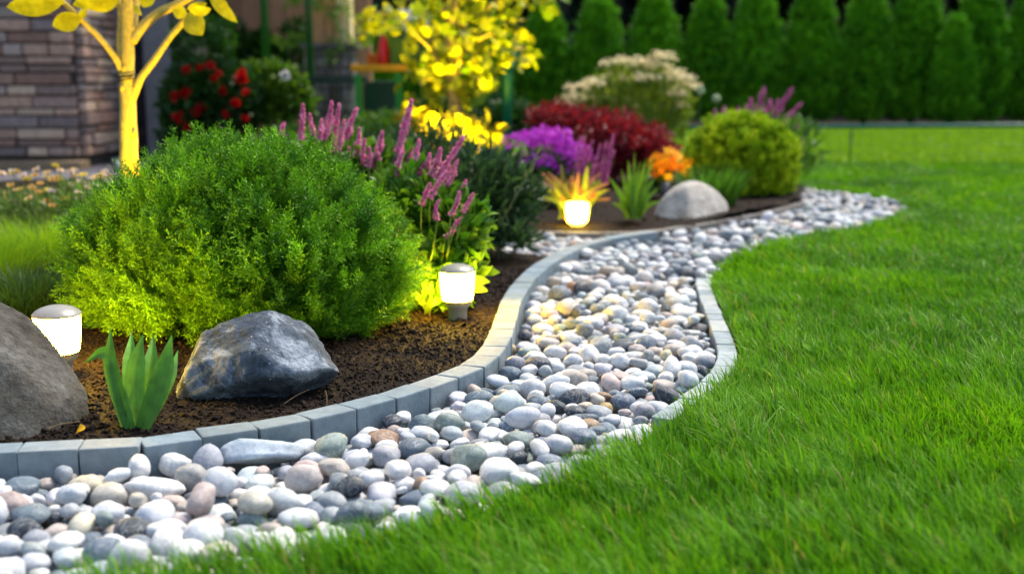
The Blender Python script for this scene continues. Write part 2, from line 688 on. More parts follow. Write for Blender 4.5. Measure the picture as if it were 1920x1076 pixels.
POCKET_POLY = np.vstack([BED2[:np.argmin(np.linalg.norm(BED2 - KERB[-1], axis=1)) + 1], KERB[len(kerb_mid) - 1:][::-1], [G(940, 474)[:2]]])
LAWN_POLY = np.vstack([LAWN_EDGE, [G(1300, 335)[:2], G(1000, 300)[:2], [0.2, 10.35]], [[16, 10.35], [16, -2], [-2.0, -2], [-2.0, 1.0]]])

gm = MB()
gm.add([[-90, -40, -.115], [90, -40, -.115], [90, 140, -.115], [-90, 140, -.115]], [[0, 1, 2, 3]])
ground = tag(gm.build('ground', noise_mat('packed earth', (0.02, 0.015, 0.01), (0.06, 0.045, 0.03), 40)), kind='structure')


def slab_poly(name, poly, z, bottom, mat):
    bm = bmesh.new()
    f = bm.faces.new([bm.verts.new((p[0], p[1], z)) for p in poly])
    bmesh.ops.triangulate(bm, faces=[f])
    be = [e for e in bm.edges if e.is_boundary]
    r = bmesh.ops.extrude_edge_only(bm, edges=be)
    for q in r['geom']:
        if isinstance(q, bmesh.types.BMVert):
            q.co.z = bottom
    bmesh.ops.recalc_face_normals(bm, faces=bm.faces[:])
    me = bpy.data.meshes.new(name)
    bm.to_mesh(me)
    bm.free()
    me.materials.append(mat)
    o = bpy.data.objects.new(name, me)
    COL.objects.link(o)
    return tag(o, kind='structure')


slab_poly('lawn', LAWN_POLY, -0.03, -0.13, noise_mat('lawn soil and thatch', (0.012, 0.03, 0.004), (0.03, 0.07, 0.008), 60))
slab_poly('far_lawn', np.array([[-12, 10.36], [26, 10.36], [30, 18.2], [-20, 18.2]]), -0.03, -0.13, noise_mat('far lawn thatch painted sunlit', (0.12, 0.24, 0.008), (0.2, 0.34, 0.012), 9))  # sunlight on the far strip is painted in as a lighter ground colour


def soil_height(p):
    d = np.min(np.linalg.norm(p[:, None, :2] - KERB[None, ::6], axis=2), axis=1)
    h = 0.045 * np.clip(d / 0.8, 0, 1) ** 1.2
    return h + 0.010 * fbm(p, 7, 3, 3) + 0.012 * fbm(p, 28, 5, 3) * (0.4 + np.clip(d * 8, 0, .6)) - 0.006


sb = MB()
for (x0, x1, y0, y1, st, sel) in ((-1.7, 0.6, 1.75, 4.4, 0.011, 0), (-4.7, 2.6, 1.6, 10.3, 0.05, 1)):
    xs, ys = np.arange(x0, x1, st), np.arange(y0, y1, st)
    X, Y = np.meshgrid(xs, ys)
    pts = np.stack([X.ravel(), Y.ravel()], 1)
    z = np.zeros(len(pts))
    for k in range(0, len(pts), 20000):
        z[k:k + 20000] = soil_height(pts[k:k + 20000])
    fc = grid_faces(len(ys), len(xs))
    ctr = pts[fc].mean(1)
    ok = inside(ctr, SOIL_POLY)
    near = (ctr[:, 0] > -1.7) & (ctr[:, 0] < 0.589) & (ctr[:, 1] > 1.75) & (ctr[:, 1] < 4.389)
    ok &= near if sel == 0 else ~((ctr[:, 0] > -1.66) & (ctr[:, 0] < 0.54) & (ctr[:, 1] > 1.8) & (ctr[:, 1] < 4.35))
    if sel:
        z -= 0.004
    sb.add(np.c_[pts, z], fc[ok])
soil = tag(sb.build('soil_bed', M_SOIL), kind='structure')


def soil_z(x, y):
    return float(soil_height(np.array([[x, y]]))[0])


# crumbs of earth and bark on the bed
def scatter_poly(n, x0, x1, y0, y1, poly, rng):
    p = np.stack([rng.uniform(x0, x1, n), rng.uniform(y0, y1, n)], 1)
    return p[inside(p, poly)]


rng = np.random.default_rng(3)
cp = np.vstack([scatter_poly(48000, -1.5, 0.4, 1.9, 4.4, SOIL_POLY, rng), scatter_poly(5000, -1.0, 2.6, 4.4, 7.5, SOIL_POLY, rng)])
K = len(cp)
cz = soil_height(cp)
iv, ifc = ico(1)
crumb = (iv * (1 + 0.25 * vnoise(iv, 2.2, 4))[:, None], ifc, np.ones(len(iv)))
A = frames(sphere_dirs(K, -1, rng), rng.uniform(0, 6, K))
s = rng.gamma(2.0, 0.00105, K)[:, None] + 0.0012
sc3 = np.hstack([s * rng.uniform(0.5, 1, (K, 1)), s * rng.uniform(0.8, 1.9, (K, 1)), s * rng.uniform(0.4, 0.8, (K, 1))])
cc = np.array([0.012, 0.0078, 0.0055]) * rng.uniform(0.5, 2.6, (K, 1)) + np.array([0.014, 0.007, 0.003]) * (rng.random((K, 1)) < 0.12)
cm = MB().inst(crumb, A * sc3[:, None, :], np.c_[cp, cz + s[:, 0] * 0.3], cc)
M_CRUMB = plain_mat('earth crumbs', 0.9, 0.15, 150, 0.3)
tag(cm.build('soil_crumbs', M_CRUMB), kind='stuff', label='crumbs of dark earth and bark over the planting bed')

# ------------------------------------------------------------------ kerbs
def nth(n):
    return ['', 'first', 'second', 'third', 'fourth', 'fifth', 'sixth', 'seventh', 'eighth', 'ninth', 'tenth', 'eleventh', 'twelfth', 'thirteenth', 'fourteenth', 'fifteenth', 'sixteenth', 'seventeenth', 'eighteenth', 'nineteenth', 'twentieth'][n]


def kerb_row(line, step, wid, top, bot, cols, rng, group, labeller, name='kerb_block', gap=0.0012, ch=0.004):
    q = resample(line, step)
    out = []
    for i in range(len(q) - 1):
        a, b = q[i], q[i + 1]
        L = np.linalg.norm(b - a)
        m = (a + b) / 2
        rz = math.atan2(b[1] - a[1], b[0] - a[0])
        tp = top + rng.uniform(-0.0018, 0.0018)
        mb = MB()
        base = np.array([m[0], m[1], bot])
        c = cols[rng.integers(len(cols))] * rng.uniform(0.9, 1.1)
        box(mb, [m[0], m[1], (tp + bot) / 2], [L - gap, wid + rng.uniform(-.002, .002), tp - bot], rz + rng.uniform(-.015, .015), ch, c)
        v = mb.v[0]
        mb.v[0] = v + np.stack([fbm(v, 22, 3 + k, 2) for k in range(3)], 1) * 0.003
        o = mb.build(name, M_CONC, loc=base, smooth=False)
        out.append((o, project(np.array([m[0], m[1], tp]))))
    labeller(out, group)
    return out


def anchor_labels(front, group_anchors, fmt):
    """nearest landmark along the row, then an ordinal counted from it"""
    def run(out, group):
        xs = [p[0] for _, p in out]
        near = []
        ai = [min(range(len(out)), key=lambda i: abs(out[i][1][0] - ax) + abs(out[i][1][1] - ay)) for ax, ay, _ in group_anchors]
        for i, (o, p) in enumerate(out):
            k = min(range(len(ai)), key=lambda j: abs(ai[j] - i))
            n = i - ai[k]
            nm = group_anchors[k][2]
            if n == 0:
                t = f'{front} right at {nm}'
            else:
                t = f'{front}, {nth(abs(n))} {"beyond" if n > 0 else "before"} the one at {nm}'
            tag(o, t, 'kerb block', group)
    return run


GREY = [lin(124, 138, 146), lin(118, 134, 143), lin(130, 140, 145), lin(122, 134, 138)]
kr = np.random.default_rng(5)
kerb_row(KERB, 0.112, 0.066, 0.014, -0.13, GREY, kr, 'grey kerb blocks along the soil bed',
         anchor_labels('grey concrete kerb block', [(20, 842, 'the big brown boulder'), (165, 835, 'the fallen yellow leaf'), (290, 827, 'the broad green leaves'), (480, 799, 'the flat speckled stone'),
                                             (650, 763, 'the dark boulder end'), (860, 697, 'the soil bed bend'), (948, 600, 'the middle lamp'), (1055, 474, 'the end of the soil')], ''))
kerb_row(BED2, 0.17, 0.05, 0.006, -0.13, [lin(128, 120, 112), lin(120, 116, 112)], kr, 'thin kerb blocks round the far bed',
         anchor_labels('thin kerb block of the far bed', [(1082, 437, 'the small square lamp'), (1300, 424, 'the pale boulder'), (1450, 395, 'the far round conifer')], ''), ch=0.005)
_i0 = np.argmin(np.linalg.norm(LAWN_EDGE - G(1338, 530, -.03)[:2], axis=1))
_i1 = np.argmin(np.linalg.norm(LAWN_EDGE - G(1270, 803, -.03)[:2], axis=1))
rk = LAWN_EDGE[_i1:_i0 + 1]
tn = unit(np.gradient(rk, axis=0))
rk = rk + np.stack([-tn[:, 1], tn[:, 0]], 1) * 0.038
kerb_row(rk, 0.085, 0.05, -0.012, -0.13, [lin(150, 160, 164), lin(136, 148, 154), lin(162, 168, 168)], kr, 'pale kerb blocks along the lawn',
         anchor_labels('pale weathered kerb block', [(1280, 780, 'the near lawn corner'), (1380, 680, 'the lawn bulge'), (1340, 560, 'the narrow of the path')], ''))

# ------------------------------------------------------------------ pebbles: dropped one by one on a height field
pr = np.random.default_rng(21)
CELL = 0.006
GX0, GX1, GY0, GY1 = -1.55, 3.2, 1.35, 8.0
nx, ny = int((GX1 - GX0) / CELL), int((GY1 - GY0) / CELL)
cxs = GX0 + (np.arange(nx) + 0.5) * CELL
cys = GY0 + (np.arange(ny) + 0.5) * CELL
CX, CY = np.meshgrid(cxs, cys)
cells = np.stack([CX.ravel(), CY.ravel()], 1)
free = (inside(cells, PATH_POLY) | inside(cells, POCKET_POLY)).reshape(ny, nx)


def carve(line, wid):
    q = resample(line, 0.004)
    for p in q:
        i0, i1 = int((p[1] - wid - GY0) / CELL), int((p[1] + wid - GY0) / CELL) + 1
        j0, j1 = int((p[0] - wid - GX0) / CELL), int((p[0] + wid - GX0) / CELL) + 1
        if i0 < 0 or j0 < 0 or i1 >= ny or j1 >= nx:
            continue
        free[i0:i1, j0:j1] &= ((CX[i0:i1, j0:j1] - p[0]) ** 2 + (CY[i0:i1, j0:j1] - p[1]) ** 2) > wid * wid


carve(KERB, 0.037)
carve(BED2, 0.026)
carve(rk, 0.030)
H = np.where(free, -0.072, 0.05)
owner = np.full((ny, nx), -1, int)
fi, fj = np.nonzero(free)
wgt = np.where(cys[fi] < 5, 1.0, 0.75)
wgt = wgt / wgt.sum()
area = len(fi) * CELL * CELL
NST = int(area / 0.00128 * 1.6)
PAL = [('white', lin(226, 225, 220), 21), ('pale grey', lin(194, 197, 200), 25), ('mid grey', lin(150, 154, 158), 18), ('slate blue', lin(104, 116, 127), 11),
       ('dark charcoal', lin(62, 68, 76), 6), ('warm grey', lin(176, 167, 158), 11), ('pinkish grey', lin(182, 164, 156), 4), ('sandy beige', lin(206, 194, 168), 3), ('rusty brown', lin(150, 122, 98), .6), ('greenish grey', lin(122, 136, 132), 4)]
pw = np.array([p[2] for p in PAL], float)
pw /= pw.sum()
stones = []
aa = np.clip(pr.gamma(6, 0.0034, NST) + 0.002, 0.011, 0.039)
aa[:int(NST * .6)] = np.sort(aa[:int(NST * .6)])[pr.permutation(int(NST * .6))]
cand = pr.choice(len(fi), (NST, 9), p=wgt)
# the few named stones the photo shows clearly: px, py, a, b, c, colour, label, angle
SPECIAL = [(495, 846, .088, .045, .032, lin(176, 182, 190), 'flat angular speckled grey stone, largest in the pebbles, leaning on the kerb', 0.25, 'flat_stone'),
           (900, 752, .036, .030, .026, lin(96, 116, 122), 'smooth blue green rounded pebble behind mottled grey ones at mid path', 0.1, 'pebble'),
           (1136, 767, .017, .016, .015, lin(196, 158, 98), 'small tan orange upright pebble beside a dark round one', 0.0, 'pebble'),
           (1168, 757, .030, .029, .026, lin(100, 112, 126), 'dark blue grey round pebble right of the small tan orange one', 0.0, 'pebble'),
           (790, 800, .030, .026, .028, lin(98, 114, 122), 'slate blue tall rounded pebble near the kerb under the dark boulder', 0.5, 'pebble'),
           (285, 918, .056, .027, .022, lin(232, 230, 224), 'long smooth white oval pebble lying in the left foreground', 0.0, 'pebble'),
           (360, 900, .036, .030, .030, lin(166, 158, 152), 'rounded brownish grey pebble right of the long white oval', -0.6, 'pebble'),
           (1085, 790, .045, .022, .018, lin(96, 106, 114), 'long dark grey pebble lying across the middle of the path', 0.0, 'pebble'),
           (1205, 712, .034, .036, .022, lin(186, 190, 194), 'broad pale triangular pebble in the path centre', 0.4, 'pebble'),
           (955, 655, .020, .018, .016, lin(214, 192, 146), 'small cream yellow pebble beside the kerb bend', 0.0, 'pebble')]


def drop(a, b, c, th, spots, pct=84):
    R_ = int(max(a, b) / CELL) + 1
    oy, ox = np.mgrid[-R_:R_ + 1, -R_:R_ + 1]
    u = (ox * math.cos(th) + oy * math.sin(th)) * CELL / a
    v = (-ox * math.sin(th) + oy * math.cos(th)) * CELL / b
    rho = u * u + v * v
    m = rho < 0.92
    oy, ox, h = oy[m], ox[m], c * np.sqrt(1 - rho[m])
    best = None
    k = int(len(h) * pct / 100)
    for (i, j) in spots:
        if i - R_ < 0 or j - R_ < 0 or i + R_ >= ny or j + R_ >= nx:
            continue
        hh = H[i + oy, j + ox]
        if (hh > 0.04).mean() > 0.10:
            continue
        z = np.partition(hh + h * 0.92, k)[k]
        if best is None or z < best[0]:
            best = (z, i, j)
    if best is None:
        return None
    z, i, j = best
    top = z + h
    cur = H[i + oy, j + ox]
    up = top > cur
    return z, i, j, oy[up], ox[up], top[up]


def settle(n, prm, spots, pct=84):
    r = drop(*prm, spots, pct)
    if r is None:
        return None
    z, i, j, oy, ox, top = r
    return (cxs[j], cys[i], z), (i + oy, j + ox, top)


for (px, py, a, b, c, colr, lab, th, nm) in SPECIAL:
    zc = -0.028 if nm == 'pebble' else -0.012
    g = G(px, py, zc)
    i, j = int((g[1] - GY0) / CELL), int((g[0] - GX0) / CELL)
    R_ = int(a / CELL) + 2
    oy, ox = np.mgrid[-R_:R_ + 1, -R_:R_ + 1]
    u = (ox * math.cos(th) + oy * math.sin(th)) * CELL / a
    v = (-ox * math.sin(th) + oy * math.cos(th)) * CELL / b
    m = (u * u + v * v < 0.9) & (H[i + oy, j + ox] < 0.04)
    H[(i + oy)[m], (j + ox)[m]] = 0.041            # nothing else lands on these
    owner[(i + oy)[m], (j + ox)[m]] = len(stones)
    stones.append([np.array([g[0], g[1], zc]), a, b, c, th, colr, (lab, nm)])
for n in range(NST):
    a = aa[n]
    b = a * pr.uniform(0.58, 0.96)
    c = a * pr.uniform(0.40, 0.72)
    th = pr.uniform(0, PI)
    r = settle(n, (a, b, c, th), [(fi[k], fj[k]) for k in cand[n]])
    if r is None or r[0][2] > 0.006:
        continue
    loc, (ii, jj, tp) = r
    H[ii, jj] = tp
    owner[ii, jj] = len(stones)
    stones.append([np.array(loc), a, b, c, th, int(pr.choice(len(PAL), p=pw)), None])
vis = np.bincount(owner[owner >= 0], minlength=len(stones)).astype(float)
sp = project(np.array([q[0] for q in stones]))
foot = np.array([PI * q[1] * q[2] for q in stones]) / CELL ** 2
inframe = (sp[:, 0] > -10) & (sp[:, 0] < 1930) & (sp[:, 1] < 1066) & (sp[:, 1] > 300)
edge_y = np.interp(sp[:, 0], [0, 180, 500, 640, 870, 1000, 1180, 1290, 1370], [1076, 1062, 1025, 1000, 938, 898, 838, 790, 730], right=400)
inframe &= (sp[:, 1] < edge_y) | (sp[:, 0] > 1385)
score = vis / sp[:, 2] ** 2 * inframe
for n, q in enumerate(stones):
    if q[6]:
        score[n] = 1e9
    elif vis[n] < 0.12 * foot[n]:
        score[n] *= 0.2
order = np.argsort(-score)
single = set(int(k) for k in order[:296])


def pebble_verts(q, sub, rng):
    loc, a, b, c, th = q[:5]
    dirs, faces = ico(sub)
    p = rng.uniform(1.9, 2.5)
    d = np.abs(dirs)
    r = (d ** p).sum(1) ** (-1 / p)
    ncut = rng.integers(4, 9)
    for _ in range(ncut):
        n = unit(rng.normal(size=3) * np.array([1, 1, .7]))
        t = np.maximum(dirs @ n, 1e-3)
        r = (r ** -14 + (rng.uniform(.70, .93) / t) ** -20) ** (-1 / 20)
    off = rng.uniform(0, 99, 3)
    if q[6] and q[6][1] == 'flat_stone':
        for n, k in (((0, -.6, .8), .55), ((.7, -.5, .4), .62), ((-.75, -.4, .5), .6), ((.3, .6, .75), .6), ((0, -.8, -.5), .5)):
            n = unit(np.array(n))
            r = np.minimum(r, k / np.maximum(dirs @ n, 1e-3))
    r = r * (1 + 0.14 * vnoise(dirs + off, 1.2, 1) + 0.05 * vnoise(dirs + off, 3.1, 2))
    v = dirs * r[:, None] * np.array([a, b, c])
    tx, ty = rng.normal(0, .13, 2)
    Rm = np.array(Matrix.Rotation(th, 3, 'Z') @ Matrix.Rotation(tx, 3, 'X') @ Matrix.Rotation(ty, 3, 'Y'))
    return v @ Rm.T, faces


SHAPES = [(0.8, 'long oval'), (0.9, 'oval'), (9, 'round')]
rest = MB()
info = []
for n, q in enumerate(stones):
    rng = np.random.default_rng(1000 + n)
    cl = PAL[q[5]][1] if isinstance(q[5], int) else q[5]
    cl = np.clip(cl * np.array([.99, 1.0, 1.015]) * rng.uniform(0.85, 1.15) * (1 + rng.normal(0, .025, 3)), 0, .66)
    one = n in single
    v, f = pebble_verts(q, 3 if (one or q[0][1] < 3.2) else 2, rng)
    tint = np.ones(len(v))
    cv = cl[None] * (1 + 0.14 * vnoise(v / q[1] + n * 1.7, 1.0, 9) + 0.07 * vnoise(v / q[1] + n, 2.6, 8))[:, None]
    if not one:
        if vis[n] > 0 or q[0][1] < 4.5:
            rest.add(v + q[0], f, np.clip(cv, 0, .68))
        continue
    mb = MB().add(v + q[0], f, np.clip(cv, 0, .68))
    base = q[0] - np.array([0, 0, q[3] * 0.9])
    o = mb.build(q[6][1] if q[6] else 'pebble', M_PEBBLE, loc=base)
    o['group'] = 'pebbles of the stone path'
    o['category'] = 'stone' if (q[6] and q[6][1] == 'flat_stone') else 'pebble'
    shape = 'long' if q[2] / q[1] < .74 else 'oval' if q[2] / q[1] < .87 else 'round'
    size = 'small' if q[1] < .026 else 'medium' if q[1] < .036 else 'large'
    info.append(dict(o=o, p=sp[n], col=PAL[q[5]][0] if isinstance(q[5], int) else '', shape=shape, size=size, fixed=q[6][0] if q[6] else None, a=q[1]))
tag(rest.build('pebbles', M_PEBBLE), kind='stuff', label='the rest of the grey and white pebbles filling the winding path')

# say which pebble is which: its look, then the landmark it lies nearest, then its neighbour
MARKS = [(60, 870, 'the boulder kerb'), (165, 850, 'the yellow leaf'), (285, 918, 'the white oval'), (290, 850, 'the green leaves'), (495, 846, 'the flat stone'),
         (100, 1000, 'the picture corner'), (420, 980, 'the near grass'), (700, 790, 'the dark boulder'), (700, 900, 'the grass curve'), (900, 752, 'the blue-green pebble'),
         (930, 870, 'the lawn tips'), (1136, 767, 'the tan pebble'), (1085, 790, 'the long pebble'), (1205, 712, 'the triangular pebble'), (1330, 720, 'the lawn bulge'),
         (955, 655, 'the cream pebble'), (1000, 590, 'the middle lamp'), (1300, 620, 'the pale kerb'), (1150, 620, 'the lit stones'), (1100, 520, 'the path narrows'), (1200, 850, 'the right grass')]


def where(i, tol=0):
    p = info[i]['p']
    k = min(MARKS, key=lambda m: math.hypot((m[0] - p[0]) / 1.3, m[1] - p[1]))
    dx, dy = p[0] - k[0], p[1] - k[1]
    if math.hypot(dx, dy) < 14:
        w_ = 'at'
    elif abs(dx) > abs(dy) * 1.3:
        w_ = 'right of' if dx > 0 else 'left of'
    else:
        w_ = 'before' if dy > 0 else 'behind'
    return w_, k[2], math.hypot(dx, dy)


def desc(d):
    return f"{d['size']} {d['shape']} {d['col']} pebble"


byd = {}
for i, d in enumerate(info):
    if d['fixed']:
        tag(d['o'], d['fixed'])
        continue
    w_, nm, dist = where(i)
    d['lab'] = f"{desc(d)} {w_} {nm}"
    byd.setdefault(d['lab'], []).append(i)
for lab, ids in byd.items():
    if len(ids) == 1:
        tag(info[ids[0]]['o'], lab)
        continue
    used = {}
    for i in ids:
        p = info[i]['p']
        oth = sorted((j for j in range(len(info)) if j != i and not info[j]['fixed']), key=lambda j: math.hypot(info[j]['p'][0] - p[0], info[j]['p'][1] - p[1]))
        done = False
        for j in oth[:4]:
            dx, dy = p[0] - info[j]['p'][0], p[1] - info[j]['p'][1]
            r_ = ('right of' if dx > 0 else 'left of') if abs(dx) > abs(dy) else ('before' if dy > 0 else 'behind')
            t = f"{lab}, {r_} a {info[j]['col']} one"
            if t not in used:
                used[t] = i
                tag(info[i]['o'], t)
                done = True
                break
        if not done:
            tag(info[i]['o'], lab + ', one of several alike')

# ------------------------------------------------------------------ grass of the lawn
gr = np.random.default_rng(8)


def lawn_points(y0, y1, dens, extra=0.35):
    x1 = 0.4364 * y1 * 1.03 + extra
    n = int((x1 + 1.2) * (y1 - y0) * dens)
    p = np.stack([gr.uniform(-1.2, x1, n), gr.uniform(y0, y1, n)], 1)
    ok = inside(p, LAWN_POLY) & (np.abs(p[:, 0]) < 0.4364 * p[:, 1] * 1.05 + extra)
    return p[ok]


gb = MB()
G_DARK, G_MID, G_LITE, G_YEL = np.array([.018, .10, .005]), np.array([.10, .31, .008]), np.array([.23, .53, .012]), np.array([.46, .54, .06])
for (y0, y1, dens, wd, ln, extra) in ((1.25, 2.1, 24000, .0031, .074, .85), (2.1, 2.9, 24000, .0031, .070, .9), (2.9, 4.2, 15000, .0038, .066, .95), (4.2, 6.5, 6500, .0062, .052, 1.0), (6.5, 10.35, 2600, .011, .045, 1.2)):
    p = lawn_points(y0, y1, dens, extra)
    K = len(p)
    big = fbm(p, 1.6, 40, 3)
    sm = vnoise(p, 9, 44)
    tuft = vnoise(p, 26, 47)
    L = ln * (0.85 + 0.40 * big + 0.34 * sm + 0.24 * tuft) * gr.uniform(0.55, 1.25, K)
    L = np.clip(L, 0.014, 0.125)
    ang = 2.6 + 2.6 * vnoise(p, 2.2, 50) + 1.2 * tuft + gr.normal(0, 0.75, K)
    lean = np.clip(0.5 + 0.3 * sm + gr.normal(0, 0.25, K), 0.05, 1.15)
    # the edge hangs over towards the path
    de = np.min(np.linalg.norm(p[:, None] - LAWN_EDGE[None, ::5], axis=2), axis=1) if K < 60000 else np.full(K, 1.0)
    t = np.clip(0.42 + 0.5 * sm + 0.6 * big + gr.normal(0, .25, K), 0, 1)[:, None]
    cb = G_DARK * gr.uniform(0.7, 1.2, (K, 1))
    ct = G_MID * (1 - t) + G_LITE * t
    yl = gr.random(K) < 0.035
    ct[yl] = G_YEL * gr.uniform(0.7, 1.2, (yl.sum(), 1))
    dry = gr.random(K) < 0.012
    ct[dry] = np.array([.5, .38, .2])
    cb[dry] = np.array([.35, .26, .12])
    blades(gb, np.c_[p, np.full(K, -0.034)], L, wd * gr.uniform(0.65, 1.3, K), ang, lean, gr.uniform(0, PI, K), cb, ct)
tag(gb.build('lawn_grass', M_GRASS), kind='stuff', label='long soft green grass of the lawn')
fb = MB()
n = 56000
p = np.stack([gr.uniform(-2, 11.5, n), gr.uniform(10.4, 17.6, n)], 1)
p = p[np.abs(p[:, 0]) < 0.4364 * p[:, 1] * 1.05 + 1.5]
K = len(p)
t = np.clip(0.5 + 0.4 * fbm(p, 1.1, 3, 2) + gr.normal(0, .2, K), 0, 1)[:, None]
blades(fb, np.c_[p, np.full(K, -.03)], gr.uniform(.03, .06, K), gr.uniform(.012, .022, K), gr.uniform(0, 6.3, K), gr.uniform(.2, .8, K), gr.uniform(0, PI, K), np.array([[.14, .26, .008]]) * np.ones((K, 1)), np.array([.18, .36, .010]) * (1 - t) + np.array([.27, .44, .014]) * t)  # brighter blade colours imitate the sun falling beyond the fence
tag(fb.build('far_grass', M_GRASS), kind='stuff', label='short grass beyond the low fence, sunlight painted into its paler colour')
# ================================================================== BOULDERS
def hull_px(rows):
    """corner points given as photo place and depth"""
    return np.array([P(x, y, Y) for x, y, Y in rows])


def boulder(name, label, rows, mat, sub=5, cat='boulder', **kw):
    h = hull_px(rows)
    h[:, 2] = np.where(h[:, 2] < .045, -.035, h[:, 2])     # sunk into the ground
    mb = MB()
    rock(mb, h, sub, **kw)
    c = h.mean(0)
    z0 = soil_z(c[0], c[1])
    return tag(mb.build(name, mat, loc=[c[0], c[1], z0]), label, cat)


M_B_DARK = boulder_mat('dark slate boulder', (0.03, 0.04, 0.055), (0.13, 0.16, 0.20), (0.38, 0.43, 0.5), 0.46, 0.62, 10, 0.06, 1.0)
M_B_BROWN = boulder_mat('brown grey boulder', (0.045, 0.04, 0.032), (0.10, 0.092, 0.078), (0.17, 0.165, 0.15), 0.5, 0.7, 7, 0, 0.9, (0.05, 0.07, 0.015))
M_B_PALE = boulder_mat('pale granite boulder', (0.30, 0.26, 0.22), (0.44, 0.40, 0.36), (0.57, 0.54, 0.50), 0.5, 0.7, 6, 0, 0.5)
dark_boulder = boulder('boulder', 'dark blue grey angular boulder with pale chipped patches in front of the round conifer',
                       [(302, 752, 2.56), (318, 694, 2.54), (366, 626, 2.60), (468, 582, 2.62), (514, 574, 2.64), (558, 590, 2.68), (618, 640, 2.70), (662, 706, 2.64), (670, 768, 2.58),
                        (470, 655, 2.50), (555, 690, 2.49), (425, 790, 2.45), (330, 780, 2.50), (520, 795, 2.43), (600, 780, 2.47), (628, 690, 2.56),
                        (350, 735, 2.95), (600, 720, 2.98), (500, 630, 2.84)], M_B_DARK, 6, p=80, rough=0.032, freq=9, seed=4, cuts=14, fine=.65)
brown_boulder = boulder('boulder', 'big rough brownish grey boulder cut off by the left picture edge',
                        [(-300, 560, 2.5), (-200, 500, 2.6), (-60, 512, 2.6), (-5, 538, 2.56), (60, 588, 2.5), (120, 660, 2.45), (164, 722, 2.42), (170, 752, 2.38), (150, 790, 2.33),
                         (40, 840, 2.22), (-80, 850, 2.2), (-300, 850, 2.2), (-40, 620, 2.36), (90, 760, 2.30), (-200, 640, 2.3), (110, 840, 2.4), (-150, 700, 2.95), (60, 720, 2.8)], M_B_BROWN, 6, p=40, rough=0.025, freq=14, seed=9, cuts=7)
pale_boulder = boulder('boulder', 'pale rounded grey boulder between the spiky leaves and the far round conifer',
                       [(1214, 404, 5.9), (1234, 370, 5.95), (1268, 342, 6.0), (1300, 333, 6.02), (1330, 342, 6.05), (1362, 366, 6.05), (1376, 402, 6.0), (1300, 420, 5.75), (1235, 420, 5.82), (1355, 418, 5.9), (1290, 345, 5.9),
                        (1240, 400, 6.3), (1350, 400, 6.35), (1300, 360, 6.35)], M_B_PALE, 5, p=14, rough=0.025, freq=9, seed=2, cuts=2)

# ================================================================== LAMPS
def lamp_profile(kind):
    if kind == 'bulb':
        shade = [(.018, .058), (.0445, .060), (.0462, .066), (.0490, .085), (.0512, .110), (.0520, .135), (.0520, .146)]
        cap = [(.0545, .146), (.0550, .1485), (.0535, .1505), (.047, .157), (.036, .163), (.022, .1672), (.004, .1688)]
        collar = [(.040, .046), (.0425, .050), (.044, .0595), (.0452, .0600)]
        base = [(.0265, -.03), (.0275, .0), (.0282, .022), (.0305, .036), (.0415, .047)]
    else:
        shade = [(.012, .012), (.036, .013), (.045, .020), (.0505, .040), (.0545, .075), (.0545, .098), (.0490, .108), (.032, .1115), (.004, .1125)]
        cap = None
        collar = None
        base = [(.030, -.03), (.031, .012), (.02, .0125)]
    return shade, cap, collar, base


def make_lamp(px, py, kind, label, scale=1.0, z=None, glow=None):
    g = G(px, py, 0.0)
    zz = soil_z(g[0], g[1]) if z is None else z
    g = G(px, py, zz)
    g[2] -= 0.002
    t = thing('garden_lamp', label, 'garden lamp', g, 'low garden lamps in the beds')
    shade, cap, collar, base = lamp_profile(kind)
    lathe(MB(), np.array(base) * scale, g, 40, lin(150, 146, 140)).build('lamp_base', M_PLASTIC, t)
    s = lathe(MB(), np.array(shade) * scale, g, 48, (.8, .8, .8)).build('lamp_shade', glow or M_GLOW if kind == 'bulb' else M_GLOW_FAR, t)
    if cap:
        lathe(MB(), np.array(cap) * scale, g, 48, lin(148, 145, 139)).build('lamp_cap', M_PLASTIC, t)
        lathe(MB(), np.array(collar) * scale, g, 40, lin(190, 180, 150)).build('lamp_collar', M_PLASTIC, t)
    return t


lamp_mid = make_lamp(858, 597, 'bulb', 'lit mushroom shaped garden lamp on the soil right of the round conifer', .99)
lamp_left = make_lamp(114, 704, 'bulb', 'lit garden lamp half hidden behind the big brown boulder', .99, glow=M_GLOW_LOW)
lamp_far = make_lamp(1082, 423, 'cube', 'small square white lit lamp low in the far bed', 1.04)

